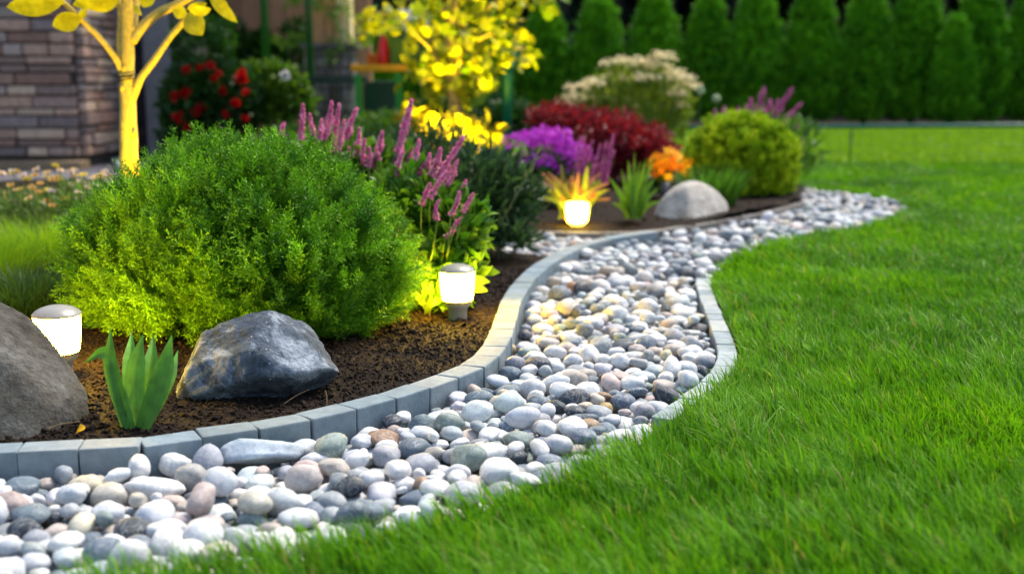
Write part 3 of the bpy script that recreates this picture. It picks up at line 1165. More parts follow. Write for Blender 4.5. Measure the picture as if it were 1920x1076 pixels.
# ================================================================== CONIFERS
def conifer_cloud(mb, c, rad, n, size, rng, cols, up=0.55, lump=0.10, zmin=-0.55, tmpls=None, depth=0.14, zcut=0.0, lfreq=3.5, shape=None, tuft=1, fan=.42):
    """sprays in tufts over a lumpy rounded body with a loose outline"""
    d = sphere_dirs(int(n * 1.15 / tuft), zmin, rng)
    rr = 1 + lump * fbm(d + c, lfreq, 3, 3) + lump * 0.5 * vnoise(d + c, lfreq * 3, 9) - rng.random(len(d)) ** 1.8 * depth
    if shape is not None:
        rr = rr * shape(d)
    d = d.copy()
    low = d[:, 2] < 0
    hor = np.hypot(d[:, 0], d[:, 1])
    d[low, :2] *= (np.maximum(hor[low], .3) ** -.7)[:, None]        # skirts that hang straight to the ground
    nrm = unit(d / rad)
    d0 = unit(nrm * 0.8 + np.array([0, 0, up]) + rng.normal(0, 0.32, d.shape))
    t0 = c + d * rr[:, None] * rad - d0 * size * .75
    tc = np.clip(rng.normal(.5, .26, len(d)) + .3 * vnoise(t0, 1 / max(rad) * 3.2, 71), 0, 1)
    tl = rng.uniform(.7, 1.25, len(d))
    p, d0, nrm, tc, tl = [np.repeat(q, tuft, 0) for q in (t0, d0, nrm, tc, tl)]
    K = len(p)
    dr = unit(d0 + rng.normal(0, fan if tuft > 1 else .2, (K, 3)))
    p = p + d0 * rng.uniform(0, size * .45, (K, 1)) + rng.normal(0, size * .08, (K, 3))
    L = size * tl * rng.uniform(0.55, 1.1, K)
    ok = (p + dr * L[:, None])[:, 2] > zcut
    p, dr, L, tc, K = p[ok], dr[ok], L[ok], tc[ok], int(ok.sum())
    cl = cols[0] + (cols[1] - cols[0]) * np.clip(tc + rng.normal(0, .15, K), 0, 1)[:, None]
    which = rng.integers(0, len(tmpls), K)
    Mx = frames(dr, rng.uniform(0, 6.3, K)) * L[:, None, None]
    for k, tm in enumerate(tmpls):
        m = which == k
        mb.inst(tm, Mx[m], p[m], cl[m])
    return mb


trng = np.random.default_rng(17)
SPRIGS = [sprig_tmpl(trng, 30, .24, .85, .065, .028, 1.7) for _ in range(5)]
SPRIGS_LOW = [sprig_tmpl(trng, 9, .42, .8, .24, .14, 1.3) for _ in range(3)]


def woody(mb, base, c, rad, n, rng, r0=0.02, col=(.09, .055, .03)):
    for k in range(n):
        a = k * 2.4
        tip = c + np.array([math.cos(a), math.sin(a), rng.uniform(.2, 1.0)]) * rad * rng.uniform(.55, .8)
        m = base * .5 + tip * .5 + rng.normal(0, .03, 3)
        tube(mb, spline([base + rng.normal(0, .008, 3) * [1, 1, 0], m, tip], 5), np.linspace(r0, r0 * .25, 11), 6, col)


def globe_conifer(px, py, rad, cz, n, size, label, seed, cols, tm=None, n_in=None, shape=None, lump=.11, tuft=9, depth=.14):
    g = G(px, py, 0)
    zz = soil_z(g[0], g[1])
    g[2] = zz - 0.005
    t = thing('round_conifer', label, 'shrub', g)
    rng = np.random.default_rng(seed)
    rad = np.array(rad)
    c = g + np.array([0, 0, cz])
    mb = MB()
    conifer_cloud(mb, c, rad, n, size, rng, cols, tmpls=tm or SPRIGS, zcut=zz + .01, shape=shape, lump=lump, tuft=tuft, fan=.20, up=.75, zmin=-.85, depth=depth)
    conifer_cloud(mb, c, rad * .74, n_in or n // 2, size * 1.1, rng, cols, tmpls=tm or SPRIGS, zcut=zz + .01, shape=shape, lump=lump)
    mb.build('foliage', M_CONIFER, t)
    sm = MB()
    woody(sm, g, c, rad, 14, rng, .018)
    sm.build('stems', M_BARK, t)
    return t


def big_shape(d):
    # a lower bulge on the camera's left, a sloping right shoulder
    return 1 + 0.10 * np.exp(-((d[:, 0] + .85) ** 2 + (d[:, 2] + .1) ** 2) * 4) - 0.10 * np.exp(-((d[:, 0] - .7) ** 2 + (d[:, 2] - .65) ** 2) * 5) - .06 * np.exp(-((d[:, 0] + .72) ** 2 + (d[:, 2] - .65) ** 2) * 6) + .10 * np.exp(-((d[:, 0] - .7) ** 2 + (d[:, 2] + .25) ** 2) * 4)


big_bush = globe_conifer(462, 614, [.425, .385, .285], .195, 8200, .112, 'large bright green round conifer shrub behind the dark boulder', 5, (np.array([.02, .10, .004]), np.array([.20, .43, .008])), shape=big_shape, lump=.08, depth=.17)
far_bush = globe_conifer(1388, 372, [.315, .30, .255], .195, 4600, .06, 'smaller yellow green round conifer at the far end of the bed', 6, (np.array([.20, .36, .006]), np.array([.55, .66, .014])), SPRIGS_LOW, 1500, lump=.05, tuft=5)

# ================================================================== STRAP LEAVED PLANTS
tp_base = G(252, 800, 0)
tp_base[2] = soil_z(*tp_base[:2]) - .004
tulip = thing('broad_leaved_plant', 'young plant with broad upright pointed green leaves before the left lamp', 'plant', tp_base)
mrn = lambda: trng.uniform(.8, 1.25)
# tip place in the photo, depth, width, lean of the face
for (bx, tx, ty, Y, wd, face, mid) in ((-16, 157, 680, 2.40, .030, (-.3, -1, .4), (205, 668)), (-10, 207, 614, 2.42, .036, (-.25, -1, .15), (212, 690)), (2, 247, 620, 2.47, .032, (.1, -1, .1), (245, 700)),
                                 (4, 268, 626, 2.38, .042, (-.05, -1, .1), (256, 700)), (10, 288, 628, 2.44, .034, (.15, -1, .1), (281, 700)), (12, 322, 628, 2.36, .042, (.35, -1, .1), (300, 715)), (16, 334, 656, 2.45, .026, (.55, -1, .1), (312, 720)), (-14, 243, 716, 2.36, .018, (-.4, -1, .1), (234, 755))):
    b0 = P(254 + bx, 803, tp_base[1] + (Y - 2.40) * .3)
    tipp = P(tx, ty, Y)
    md = P(mid[0], mid[1], tp_base[1] * .5 + Y * .5)
    q = resample(spline([b0, md, tipp], 10), .012)
    u = np.linspace(0, 1, len(q))
    wv = wd * (0.42 + 0.58 * np.sin(PI * np.clip(u * .86 + .12, 0, 1)) ** .8) * np.clip((1 - u) * 3.2, 0.02, 1) ** .7
    strap(MB(), q, wv, face, .42, np.array([.09, .27, .03]) * mrn(), 9, tipcol=np.array([.06, .22, .04]) * mrn(), vein=.045).build('leaf', M_LEAF, tulip)

# fallen yellow leaf and a dry stalk
yl = G(158, 822, 0.0)
yl[2] = soil_z(*yl[:2]) + .004
lv, lf, lc = leaf_tmpl(.55, 6, .5, .3)
mb = MB().inst((lv * .036, lf, lc), frames(np.array([[.25, -.6, -.35]]), np.array([2.6])), [yl + [-.012, .016, .022]], [[.75, .42, .01]])
tag(mb.build('fallen_leaf', M_PETAL, loc=yl), 'curled yellow fallen leaf on dark soil by the kerb', 'leaf')
st = [P(64, 828, 2.27), P(85, 806, 2.28), P(110, 796, 2.29), P(150, 790, 2.30)]
st[0][2] = max(st[0][2], .004)
tag(tube(MB(), spline(st, 8), np.linspace(.0016, .0008, 25), 6, (.32, .2, .09)).build('dry_stalk', M_BARK, loc=st[0]), 'thin bent dry stalk arching out of the soil before the brown boulder', 'stalk')
for (a, b, lab) in (((528, 780), (580, 748), 'thin dry straw lying on the soil under the dark boulder'), ((612, 762), (610, 732), 'short upright reddish straw by the right end of the dark boulder')):
    q0, q1 = P(*a, 2.46), P(*b, 2.46 if a[0] > 600 else 2.56)
    z_ = soil_z(*q0[:2])
    q0[2] = z_ + .003
    if a[0] < 600:
        q1[2] = soil_z(*q1[:2]) + .012
    tag(tube(MB(), spline([q0, (q0 + q1) / 2 + [.002, 0, .004], q1], 6), .0011, 5, (.38, .22, .12)).build('straw', M_BARK, loc=q0), lab, 'straw')

# ================================================================== FLOWER SPIKES
FLORET_T = []
for k in range(3):
    r_ = np.random.default_rng(60 + k)
    V, F = [], []
    for j in range(4):
        a = j * PI / 2 + r_.uniform(-.3, .3)
        d = np.array([math.cos(a), .45, math.sin(a)])
        s_ = np.array([-math.sin(a), 0, math.cos(a)])
        b = len(V)
        V += [[0, 0, 0], list(d * .55 + s_ * .32), list(d * 1.0), list(d * .55 - s_ * .32)]
        F.append([b, b + 1, b + 2, b + 3])
    FLORET_T.append((np.array(V), np.array(F), np.ones(len(V))))


def spike(mb, smb, pts, r, rng, cols, dens=1.0, stalk=None):
    """a spike of small florets along a path"""
    q = resample(spline(pts, 8), .0028 / dens)
    t = unit(np.gradient(q, axis=0))
    u = np.linspace(0, 1, len(q))
    rr = r * np.clip(np.minimum(1, (1 - u) * 2.0 + .12), 0, 1) * (0.85 + .25 * np.sin(u * 9 + rng.uniform(0, 6)))
    per = 5
    P_, D_, L_, C_ = [], [], [], []
    for k in range(per):
        a = rng.uniform(0, 2 * PI, len(q))
        ref = unit(np.cross(t, [0.2, 1, .1]))
        bi = np.cross(t, ref)
        o = ref * np.cos(a)[:, None] + bi * np.sin(a)[:, None]
        rad = rr * rng.uniform(.35, 1.0, len(q))
        P_.append(q + o * rad[:, None])
        D_.append(unit(o + t * .6))
        L_.append(rng.uniform(.0035, .0065, len(q)) * (r / .010) ** .5)
        m = rng.random(len(q))[:, None]
        w_ = vnoise(np.c_[u * 7 + rng.uniform(0, 50), a, a * 0], 1, 3)[:, None]
        C_.append(cols[0] * (1 - m) + cols[1] * m + np.clip(w_, 0, 1) * (cols[2] - cols[1]) * .6)
    P_, D_, L_, C_ = map(np.concatenate, (P_, D_, L_, C_))
    wh = rng.integers(0, 3, len(P_))
    for k in range(3):
        m = wh == k
        mb.inst(FLORET_T[k], frames(D_[m], rng.uniform(0, 6, m.sum())) * L_[m][:, None, None], P_[m], np.clip(C_[m], 0, 1))
    tube(mb, q[::6], r * .22, 5, cols[0] * .6)


SP_COL = (lin(228, 100, 166), lin(246, 164, 206), lin(254, 232, 242))
sp_base = G(770, 560, 0)
sp_base[2] = soil_z(*sp_base[:2]) - .004
spikes_plant = thing('flower_spike_plant', 'leafy plant with upright pink purple flower spikes behind the large round conifer', 'flowering plant', sp_base)
srng = np.random.default_rng(33)
SPK = [((563, 262), (568, 196), 6.5), ((589, 258), (581, 214), 5), ((608, 262), (622, 192), 7), ((626, 285), (636, 196), 6), ((650, 262), (669, 204), 7), ((668, 290), (674, 240), 5.5),
       ((700, 325), (717, 247), 7.5), ((690, 312), (692, 277), 5), ((736, 318), (772, 188), 8.5), ((764, 318), (773, 277), 5.5), ((758, 356), (776, 308), 6.5), ((776, 356), (796, 303), 6.5), ((808, 330), (826, 279), 7),
       ((818, 335), (869, 257), 7.5), ((838, 350), (843, 311), 5.5), ((806, 372), (838, 322), 6.5), ((845, 405), (861, 360), 5), ((868, 398), (887, 364), 5), ((820, 412), (823, 376), 5), ((790, 384), (806, 345), 5.5),
       ((530, 256), (533, 231), 5), ((652, 300), (655, 276), 4.5), ((712, 300), (706, 276), 4), ((742, 300), (752, 262), 6), ((835, 445), (852, 432), 4.5), ((745, 330), (756, 285), 5), ((790, 340), (806, 288), 5.5), ((852, 330), (858, 300), 4.5), ((680, 310), (684, 262), 5), ((826, 360), (850, 330), 5), ((780, 300), (786, 262), 5), ((862, 370), (874, 338), 4.5), ((636, 280), (646, 226), 5.5), ((600, 262), (603, 224), 5), ((850, 430), (866, 408), 4.5)]
smb = MB()
for (b, tp, wpx) in SPK:
    Y = 3.86 + srng.uniform(-.06, .08) - (.44 if b[1] > 370 else .2 if b[1] > 325 else 0)
    b3, t3 = P(*b, Y), P(*tp, Y + srng.uniform(-.02, .02))
    md = (b3 + t3) / 2 + np.array([srng.normal(0, .004), 0, .0])
    mb = MB()
    spike(mb, None, [b3, md, t3], wpx * 1.1 * Y / FPX, srng, SP_COL)
    mb.build('flower_spike', M_PETAL, spikes_plant)
    g0 = sp_base + np.array([srng.normal(0, .05), srng.normal(0, .04), 0])
    g0[0] = sp_base[0] * .6 + b3[0] * .4 + srng.normal(0, .02)
    tube(smb, spline([g0, g0 * .35 + b3 * .65 + [0, 0, -.02], b3, b3 * .5 + md * .5], 6), .0024, 5, (.16, .24, .04))
smb.build('stems', M_STEM, spikes_plant)

LEAF_A = leaf_tmpl(.42, 5, .35, .2, belly=.42)
LEAF_N = leaf_tmpl(.22, 5, .30, .2, belly=.4)
LEAF_R = leaf_tmpl(.78, 6, .25, .15, belly=.42)


def leaf_cloud(mb, rng, c, rad, n, size, cols, tmpl, up=.35, out=.7, zmin=-.6, depth=.5, zcut=None, spread=.45, lump=.2, lf=3):
    d = sphere_dirs(n, zmin, rng)
    rr = (1 - depth * rng.random(n) ** 1.6) * (1 + lump * vnoise(d + np.asarray(c), lf, 13))
    p = np.asarray(c) + d * rr[:, None] * np.asarray(rad)
    if zcut is not None:
        k = p[:, 2] > zcut
        d, p = d[k], p[k]
    n = len(p)
    dr = unit(d * out + np.array([0, 0, up]) + rng.normal(0, spread, (n, 3)))
    L = size * rng.uniform(.6, 1.3, n)
    m = np.clip(rng.normal(.5, .3, n) + .3 * vnoise(p, 6, 3), 0, 1)[:, None]
    return mb.inst(tmpl, frames(dr, rng.uniform(0, 6.3, n)) * L[:, None, None], p, cols[0] * (1 - m) + cols[1] * m)


mb = MB()
C_FRESH = (np.array([.06, .20, .012]), np.array([.16, .32, .02]))
for (px, py, Y, rx, rz, n) in ((770, 390, 3.72, .13, .10, 520), (845, 440, 3.62, .10, .10, 420), (820, 510, 3.60, .11, .10, 460), (760, 440, 3.92, .11, .15, 420), (715, 325, 4.0, .12, .08, 300), (815, 555, 3.55, .07, .055, 150), (620, 290, 4.05, .13, .05, 160)):
    leaf_cloud(mb, srng, P(px, py, Y), [rx, rx * .8, rz], n, .062, C_FRESH, LEAF_A, up=.25, zcut=.01)
mb.build('foliage', M_LEAF, spikes_plant)
mb = MB()
leaf_cloud(mb, srng, P(790, 575, 3.5), [.05, .04, .04], 40, .085, (np.array([.08, .22, .02]), np.array([.2, .3, .03])), LEAF_N, up=1.0, out=.8)
mb.build('low_leaves', M_LEAF, spikes_plant)
# ================================================================== LEFT SIDE: grass clumps and small pale flowers
lrng = np.random.default_rng(71)


def clump(name, label, cat, px, py, n, ln, wd, spread, cols, lean=(.3, .9), seed=1, mat=None, part='blades'):
    g = G(px, py, 0)
    zz = soil_z(g[0], g[1]) if py > 300 else 0.0
    g = G(px, py, zz)
    g[2] = zz - .004
    t = thing(name, label, cat, g)
    r = np.random.default_rng(seed)
    K = n
    a = r.uniform(0, 2 * PI, K)
    rad = spread * np.sqrt(r.random(K))
    b = np.c_[g[0] + np.cos(a) * rad, g[1] + np.sin(a) * rad, np.full(K, g[2])]
    le = np.clip(r.uniform(*lean, K) * (0.35 + .65 * rad / spread), 0, 1.25)
    m = r.random(K)[:, None]
    c = cols[0] * (1 - m) + cols[1] * m
    mb = MB()
    blades(mb, b, ln * r.uniform(.55, 1.1, K), wd * r.uniform(.6, 1.2, K), a + r.normal(0, .5, K), le, r.uniform(0, PI, K), c * .75, c * 1.15)
    mb.build(part, mat or M_GRASS, t)
    return t


FINE = (np.array([.20, .42, .015]), np.array([.36, .5, .02]))
clump('grass_clump', 'fresh yellow green soft grass clump at the left picture edge before the grey paving', 'grass clump', 95, 500, 1500, .19, .0035, .17, FINE, (.2, 1.0), 2)
clump('grass_clump', 'small soft grass clump cut off by the left picture edge beyond the left lamp', 'grass clump', -30, 530, 900, .17, .0035, .14, FINE, (.2, 1.0), 3)
clump('sedge_clump', 'dark grey green sedge clump behind the big brown boulder and left lamp', 'sedge', 45, 582, 600, .15, .0042, .12, (np.array([.035, .09, .02]), np.array([.08, .16, .035])), (.4, 1.2), 4)
clump('sedge_clump', 'low sedge tuft between the left lamp and the large round conifer', 'sedge', 120, 560, 300, .11, .004, .08, (np.array([.05, .11, .02]), np.array([.12, .18, .03])), (.4, 1.2), 9)

fg = G(90, 470, 0)
fg[2] = soil_z(*fg[:2]) - .004
pale = thing('pale_flower_plant', 'loose plant with small flat cream and peach flower heads left of the yellow tree trunk', 'flowering plant', fg)
HEADS = [(3, 325), (32, 322), (50, 336), (68, 318), (86, 332), (104, 311), (98, 338), (112, 337), (88, 324), (20, 348), (76, 344), (60, 352), (12, 362), (40, 366), (72, 360), (24, 376), (52, 384), (90, 356), (128, 352), (138, 346),
         (150, 340), (156, 328), (170, 336), (188, 328), (196, 322), (206, 330), (164, 352), (180, 346), (146, 360), (150, 372), (160, 382), (44, 406), (8, 372), (30, 356), (140, 330), (114, 366), (-14, 340), (-10, 366), (176, 362)]
sm = MB()
HEADS += [(lrng.uniform(-20, 205), lrng.uniform(318, 388)) for _ in range(38)]
cone = [lin(252, 226, 160), lin(252, 232, 206), lin(246, 204, 120), lin(250, 238, 228), lin(244, 224, 90)]
for k, (x, y) in enumerate(HEADS):
    Y = fg[1] + lrng.uniform(-.22, .22)
    c = P(x, y, Y)
    mb = MB()
    npt = lrng.integers(5, 8)
    R_ = lrng.uniform(.014, .022)
    tilt = frames(np.array([[lrng.normal(0, .25), lrng.normal(0, .2), 1.0]]), np.array([lrng.uniform(0, 6)]))[0]
    colr = cone[lrng.integers(5)]
    for j in range(npt):
        a = 2 * PI * j / npt
        dr = tilt @ np.array([math.cos(a), .25, math.sin(a)])
        mb.inst(LEAF_R, frames(dr[None], np.array([lrng.uniform(-.5, .5) + PI / 2])) * R_, [c], [colr * lrng.uniform(.8, 1.1)])
    iv1, if1 = ico(1)
    mb.add(iv1 * R_ * .35 + c, if1, lin(200, 140, 40))
    mb.build('flower_head', M_PETAL, pale)
    b = fg + np.array([(c[0] - fg[0]) * .8, (c[1] - fg[1]) * .5, 0])
    tube(sm, spline([b, b * .4 + c * .6 + [lrng.normal(0, .01), 0, 0], c], 5), .0012, 4, (.14, .2, .04))
sm.build('stems', M_STEM, pale)

# ================================================================== the young tree lit from below
t1 = P(240, 330, 4.15)
t1_base = np.array([t1[0], 4.15, 0.0])
t1_base[2] = soil_z(t1_base[0], 4.15) - .01
ytree = thing('young_tree', 'young tree with smooth trunk glowing yellow in lamp light behind the large round conifer', 'tree', t1_base)
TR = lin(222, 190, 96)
YT = 4.15
pxm = YT / FPX                      # metres per photo pixel there
mb = MB()
trunk = [t1_base, P(243, 330, YT), P(241, 260, YT), P(240, 200, YT), P(239, 150, YT), P(239, 90, YT), P(238, 30, YT), P(237, -40, YT), P(230, -180, YT), P(238, -330, YT)]
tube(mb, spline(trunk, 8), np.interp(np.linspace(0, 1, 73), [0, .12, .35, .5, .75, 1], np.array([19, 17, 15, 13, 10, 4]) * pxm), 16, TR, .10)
kn = P(250, 255, YT - .02)
mb.build('trunk', M_BARK, ytree)


def limb(pp, r, Y=YT, dz=0.0):
    m = MB()
    q = [P(x, y, Y + dz * k / max(1, len(pp) - 1)) for k, (x, y) in enumerate(pp)]
    tube(m, spline(q, 8), np.linspace(r[0], r[1], 8 * (len(q) - 1) + 1) * pxm, 10, TR, .12)
    m.build('branch', M_BARK, ytree)


limb([(234, 150), (218, 112), (190, 75), (160, 45), (135, 20), (95, -15)], (6.5, 4), dz=-.12)
limb([(246, 190), (262, 150), (290, 112), (318, 72), (345, 40), (352, 28)], (8, 4.5), dz=-.05)
limb([(246, 78), (266, 52), (300, 24), (335, 8), (380, -20), (430, -60)], (10, 6), dz=.06)
limb([(230, 120), (224, 80), (226, 30), (214, -20), (180, -80)], (6, 4), dz=.05)
limb([(248, 60), (262, -20), (300, -110)], (8, 4), dz=.2)
for (tx, ty) in ((252, 250), (229, 165), (232, 128)):
    m = MB()
    v, f = ico(2)
    m.add(P(tx, ty, YT - .022) + v * np.array([.010, .008, .016]), f, TR * .9)
    m.build('knot', M_BARK, ytree)
m = MB()
for k, yy in enumerate((143, 150)):
    th = np.linspace(0, 2 * PI, 25)
    c = P(239, yy, YT)
    tube(m, np.stack([c[0] + np.cos(th) * .0305, c[1] + np.sin(th) * .0305, c[2] + .006 * np.cos(th) + 0 * th], 1), .0022, 6, (.02, .02, .015))
tag(m.build('twine', M_STEM, loc=P(239, 150, YT)), 'dark twine tied twice round the yellow lit tree trunk', 'twine')


def one_leaf(base, tip, wpx, face, curl=.25, col=(.30, .34, .02)):
    b, t = np.array(base), np.array(tip)
    d = t - b
    L = np.linalg.norm(d)
    y = d / L
    x = unit(np.cross(y, np.array([face[0], face[1], -.7 * abs(face[2])], float)))
    z = np.cross(x, y)
    v, f, c = leaf_tmpl(wpx * pxm / L, 9, curl, .14, belly=.45)
    m = MB().inst((v, f, c), np.stack([x * L, y * L, z * L], -1)[None], [b], [col])
    return m.build('leaf', M_LEAF, ytree)


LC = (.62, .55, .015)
for (b, tp, wp, fc, Y) in (((152, 32), (98, 52), 36, (.1, -1, .5), 4.05), ((150, 34), (160, 20), 14, (0, -1, .3), 4.04), ((120, 2), (8, 22), 40, (.1, -1, .6), 4.02), ((215, -12), (136, 16), 34, (0, -1, .7), 4.1), ((224, -8), (172, 22), 30, (.2, -1, .5), 4.12),
                          ((350, 28), (324, 20), 24, (0, -1, .2), 4.08), ((352, 26), (376, 64), 40, (.1, -1, .1), 4.07), ((356, 22), (392, 22), 22, (0, -1, .9), 4.06), ((352, 18), (384, 10), 18, (0, -1, .6), 4.1), ((392, -8), (440, 40), 22, (.2, -1, .2), 4.15), ((400, -6), (424, 14), 20, (0, -1, .4), 4.13),
                          ((268, 14), (282, -20), 30, (0, -1, .4), 4.2), ((250, 10), (262, 28), 12, (0, -1, .3), 4.1), ((300, -10), (340, -50), 40, (0, -1, .4), 4.2), ((60, -30), (20, -70), 40, (0, -1, .4), 4.0), ((180, -80), (110, -110), 44, (0, -1, .4), 4.2), ((430, -60), (480, -90), 44, (0, -1, .4), 4.2)):
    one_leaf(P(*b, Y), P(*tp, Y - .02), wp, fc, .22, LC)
m = MB()
for k in range(90):
    a = lrng.uniform(0, 6.28)
    c = P(238, -260, YT) + np.array([math.cos(a) * lrng.uniform(.05, .5), math.sin(a) * lrng.uniform(.05, .5), lrng.uniform(-.12, .4)])
    m.inst(LEAF_R, frames(unit(np.array([[math.cos(a), math.sin(a), -.4]]) + lrng.normal(0, .3, (1, 3))), lrng.uniform(0, 6, 1)) * .09, [c], [np.array(LC) * lrng.uniform(.5, 1)])
m.build('crown', M_LEAF, ytree)


def uplight(loc, aim, label, energy, col=(1, .66, .03), spot=70, group='small ground spotlights'):
    """a little ground spotlight: spike, housing and lens, with its lamp"""
    loc = np.array(loc, float)
    t = thing('ground_spotlight', label, 'spotlight', loc, group)
    d = unit(np.array(aim, float) - loc)
    c = loc + np.array([0, 0, .055])
    tube(MB(), [loc - [0, 0, .03], loc + [0, 0, .05]], .007, 8, (.03, .03, .03)).build('ground_spike', M_PAINT, t)
    tube(MB(), [c - d * .05, c - d * .03, c + d * .03, c + d * .035], [.018, .028, .033, .033], 16, (.03, .03, .03)).build('housing', M_PAINT, t)
    sp_ = bpy.data.lights.new('spotlight_lamp', 'SPOT')
    sp_.energy = energy
    sp_.color = col
    sp_.spot_size = math.radians(spot)
    sp_.spot_blend = .5
    sp_.shadow_soft_size = .03
    o = bpy.data.objects.new('spotlight_lamp', sp_)
    COL.objects.link(o)
    o.parent = t
    o.location = c + d * .06 - loc
    o.rotation_euler = Vector(-d).to_track_quat('Z', 'Y').to_euler()


_u = np.array([t1_base[0] + .30, 3.86, soil_z(t1_base[0] + .30, 3.86)])
uplight(_u, P(248, 40, YT), 'ground spotlight behind the large round conifer aimed at the young yellow lit tree', 31, (1, .70, .012), spot=100)

# ================================================================== HOUSE
hrng = np.random.default_rng(90)
hx = (150 - 960) * 9.0 / FPX
house = thing('stone_house', 'house with ledge stone corner, brown wall and grey framed door behind the left plants', 'house', [hx, 9.0, 0])


def ledge(mb, o, ux, uy, L, Hh, rng, thick=.05):
    """courses of rough ledge stones on a face running along (ux,uy)"""
    n = np.array([uy, -ux, 0.0])
    z = .0
    ang = math.atan2(uy, ux)
    cs = [lin(186, 150, 132), lin(160, 134, 124), lin(206, 176, 154), lin(144, 126, 122), lin(178, 158, 148), lin(158, 122, 108)]
    while z < Hh:
        h = rng.uniform(.055, .105)
        x = -rng.uniform(0, .2)
        while x < L:
            w_ = rng.uniform(.14, .42)
            x0, x1 = max(x, 0), min(x + w_, L)
            if x1 - x0 > .04:
                th = thick * rng.uniform(.6, 1.3)
                c = np.array(o) + np.array([ux, uy, 0]) * (x0 + x1) / 2 + n * th / 2 + [0, 0, z + h / 2]
                box(mb, c, [x1 - x0 - .012, th + .03, h - .012], ang, .012, cs[rng.integers(6)] * rng.uniform(.75, 1.15))
            x += w_
        z += h


mb = MB()
box(mb, [hx - 2.0, 9.56, 1.6], [4.0, .96, 3.2], 0, 0, lin(80, 72, 70))
ledge(mb, [hx - 3.6, 9.085, .12], 1, 0, 3.6, 3.0, hrng)
ledge(mb, [hx - .005, 9.08, .12], 0, 1, .86, 3.0, hrng)
mb.build('stone_wall', M_STONEWALL, house, smooth=False)
mb = MB()
box(mb, [hx - 1.8, 8.93, .06], [3.75, .22, .07], 0, .01, lin(140, 118, 92))
box(mb, [hx - 1.8, 8.93, -.02], [3.7, .18, .09], 0, .01, lin(70, 60, 52))
mb.build('plinth', M_WOOD, house, smooth=False)
mb = MB()
box(mb, [hx + .22, 10.19, 1.6], [.9, .3, 3.2], 0, .005, lin(98, 92, 92))
mb.build('side_wall', M_WOOD, house, smooth=False)


def Px(x, Y):
    return (x - 960) * Y / FPX / (math.cos(TILT) + 0) * math.cos(TILT)


dY = 10.02
d0, d1 = Px(248, dY), Px(286, dY)
f0, f1 = Px(236, dY), Px(332, dY)
door = MB()
box(door, [(f0 + d0) / 2 - .01, dY - .03, 1.1], [d0 - f0 - .002, .1, 2.2], 0, .008, lin(148, 148, 152))
box(door, [(d1 + f1) / 2, dY - .03, 1.1], [f1 - d1 - .002, .1, 2.2], 0, .008, lin(136, 134, 138))
box(door, [(f0 + f1) / 2, dY - .028, 2.25], [f1 - f0, .1, .1], 0, .008, lin(140, 140, 144))
door = door.build('door_frame', M_WOOD, house, smooth=False)
m_glass, _t, _b = new_mat('dark door glass')
_b.inputs['Base Color'].default_value = (.012, .018, .03, 1)
_b.inputs['Roughness'].default_value = .08
pm = MB()
box(pm, [(d0 + d1) / 2, dY, 1.12], [d1 - d0 - .006, .03, 2.14], 0, 0, (.02, .03, .05))
pane = pm.build('pane', m_glass, house, smooth=False)
mw = pane.matrix_world.copy()
pane.parent = door
# brown wall further right
bw = MB()
bx0, bx1 = Px(330, 12.5), Px(700, 12.5)
nb = 14
for k in range(nb):
    a, b = bx0 + (bx1 - bx0) * k / nb, bx0 + (bx1 - bx0) * (k + 1) / nb
    box(bw, [(a + b) / 2, 12.6, 1.7], [b - a - .006, .1 + .01 * (k % 2), 3.4], 0, .006, lin(170, 124, 100) * hrng.uniform(.9, 1.1))
bw.build('board_wall', M_WOOD, house, smooth=False)
wn = MB()
box(wn, [Px(400, 12.5), 12.49, 1.75], [.35, .06, .9], 0, .01, lin(96, 84, 80))
wn.build('window_frame', M_WOOD, house, smooth=False)
# porch column on a stone pier
cY = 11.0
cx0, cx1, cx2 = Px(588, cY), Px(642, cY), Px(667, cY)
sh = MB()
box(sh, [(cx0 + cx1) / 2, cY, 2.05], [cx1 - cx0, .26, 2.2], 0, .01, lin(206, 152, 104))
sh.build('porch_column', M_WOOD, house, smooth=False)
sh = MB()
box(sh, [(cx1 + cx2) / 2 + .004, cY - .03, 2.05], [cx2 - cx1, .22, 2.2], 0, .01, lin(244, 214, 160))
sh.build('column_trim', M_WOOD, house, smooth=False)
pz = P(600, 92, cY)[2]
pier = MB()
pw0, pw1 = Px(582, cY), Px(676, cY)
box(pier, [(pw0 + pw1) / 2, cY, pz / 2], [pw1 - pw0 - .06, .34, pz - .01], 0, 0, lin(90, 84, 84))
cs_ = [lin(150, 140, 138), lin(128, 122, 122), lin(168, 156, 150)]
zz = 0
while zz < pz - .06:
    h = hrng.uniform(.07, .12)
    h = min(h, pz - zz)
    x = pw0
    while x < pw1 - .02:
        w_ = min(hrng.uniform(.12, .3), pw1 - x)
        box(pier, [x + w_ / 2, cY - .17, zz + h / 2], [w_ - .01, .07, h - .01], 0, .01, cs_[hrng.integers(3)] * hrng.uniform(.8, 1.1))
        x += w_
    zz += h
box(pier, [(pw0 + pw1) / 2, cY - .02, pz + .02], [pw1 - pw0 + .04, .46, .05], 0, .01, lin(110, 104, 104))
pier.build('stone_pier', M_STONEWALL, house, smooth=False)

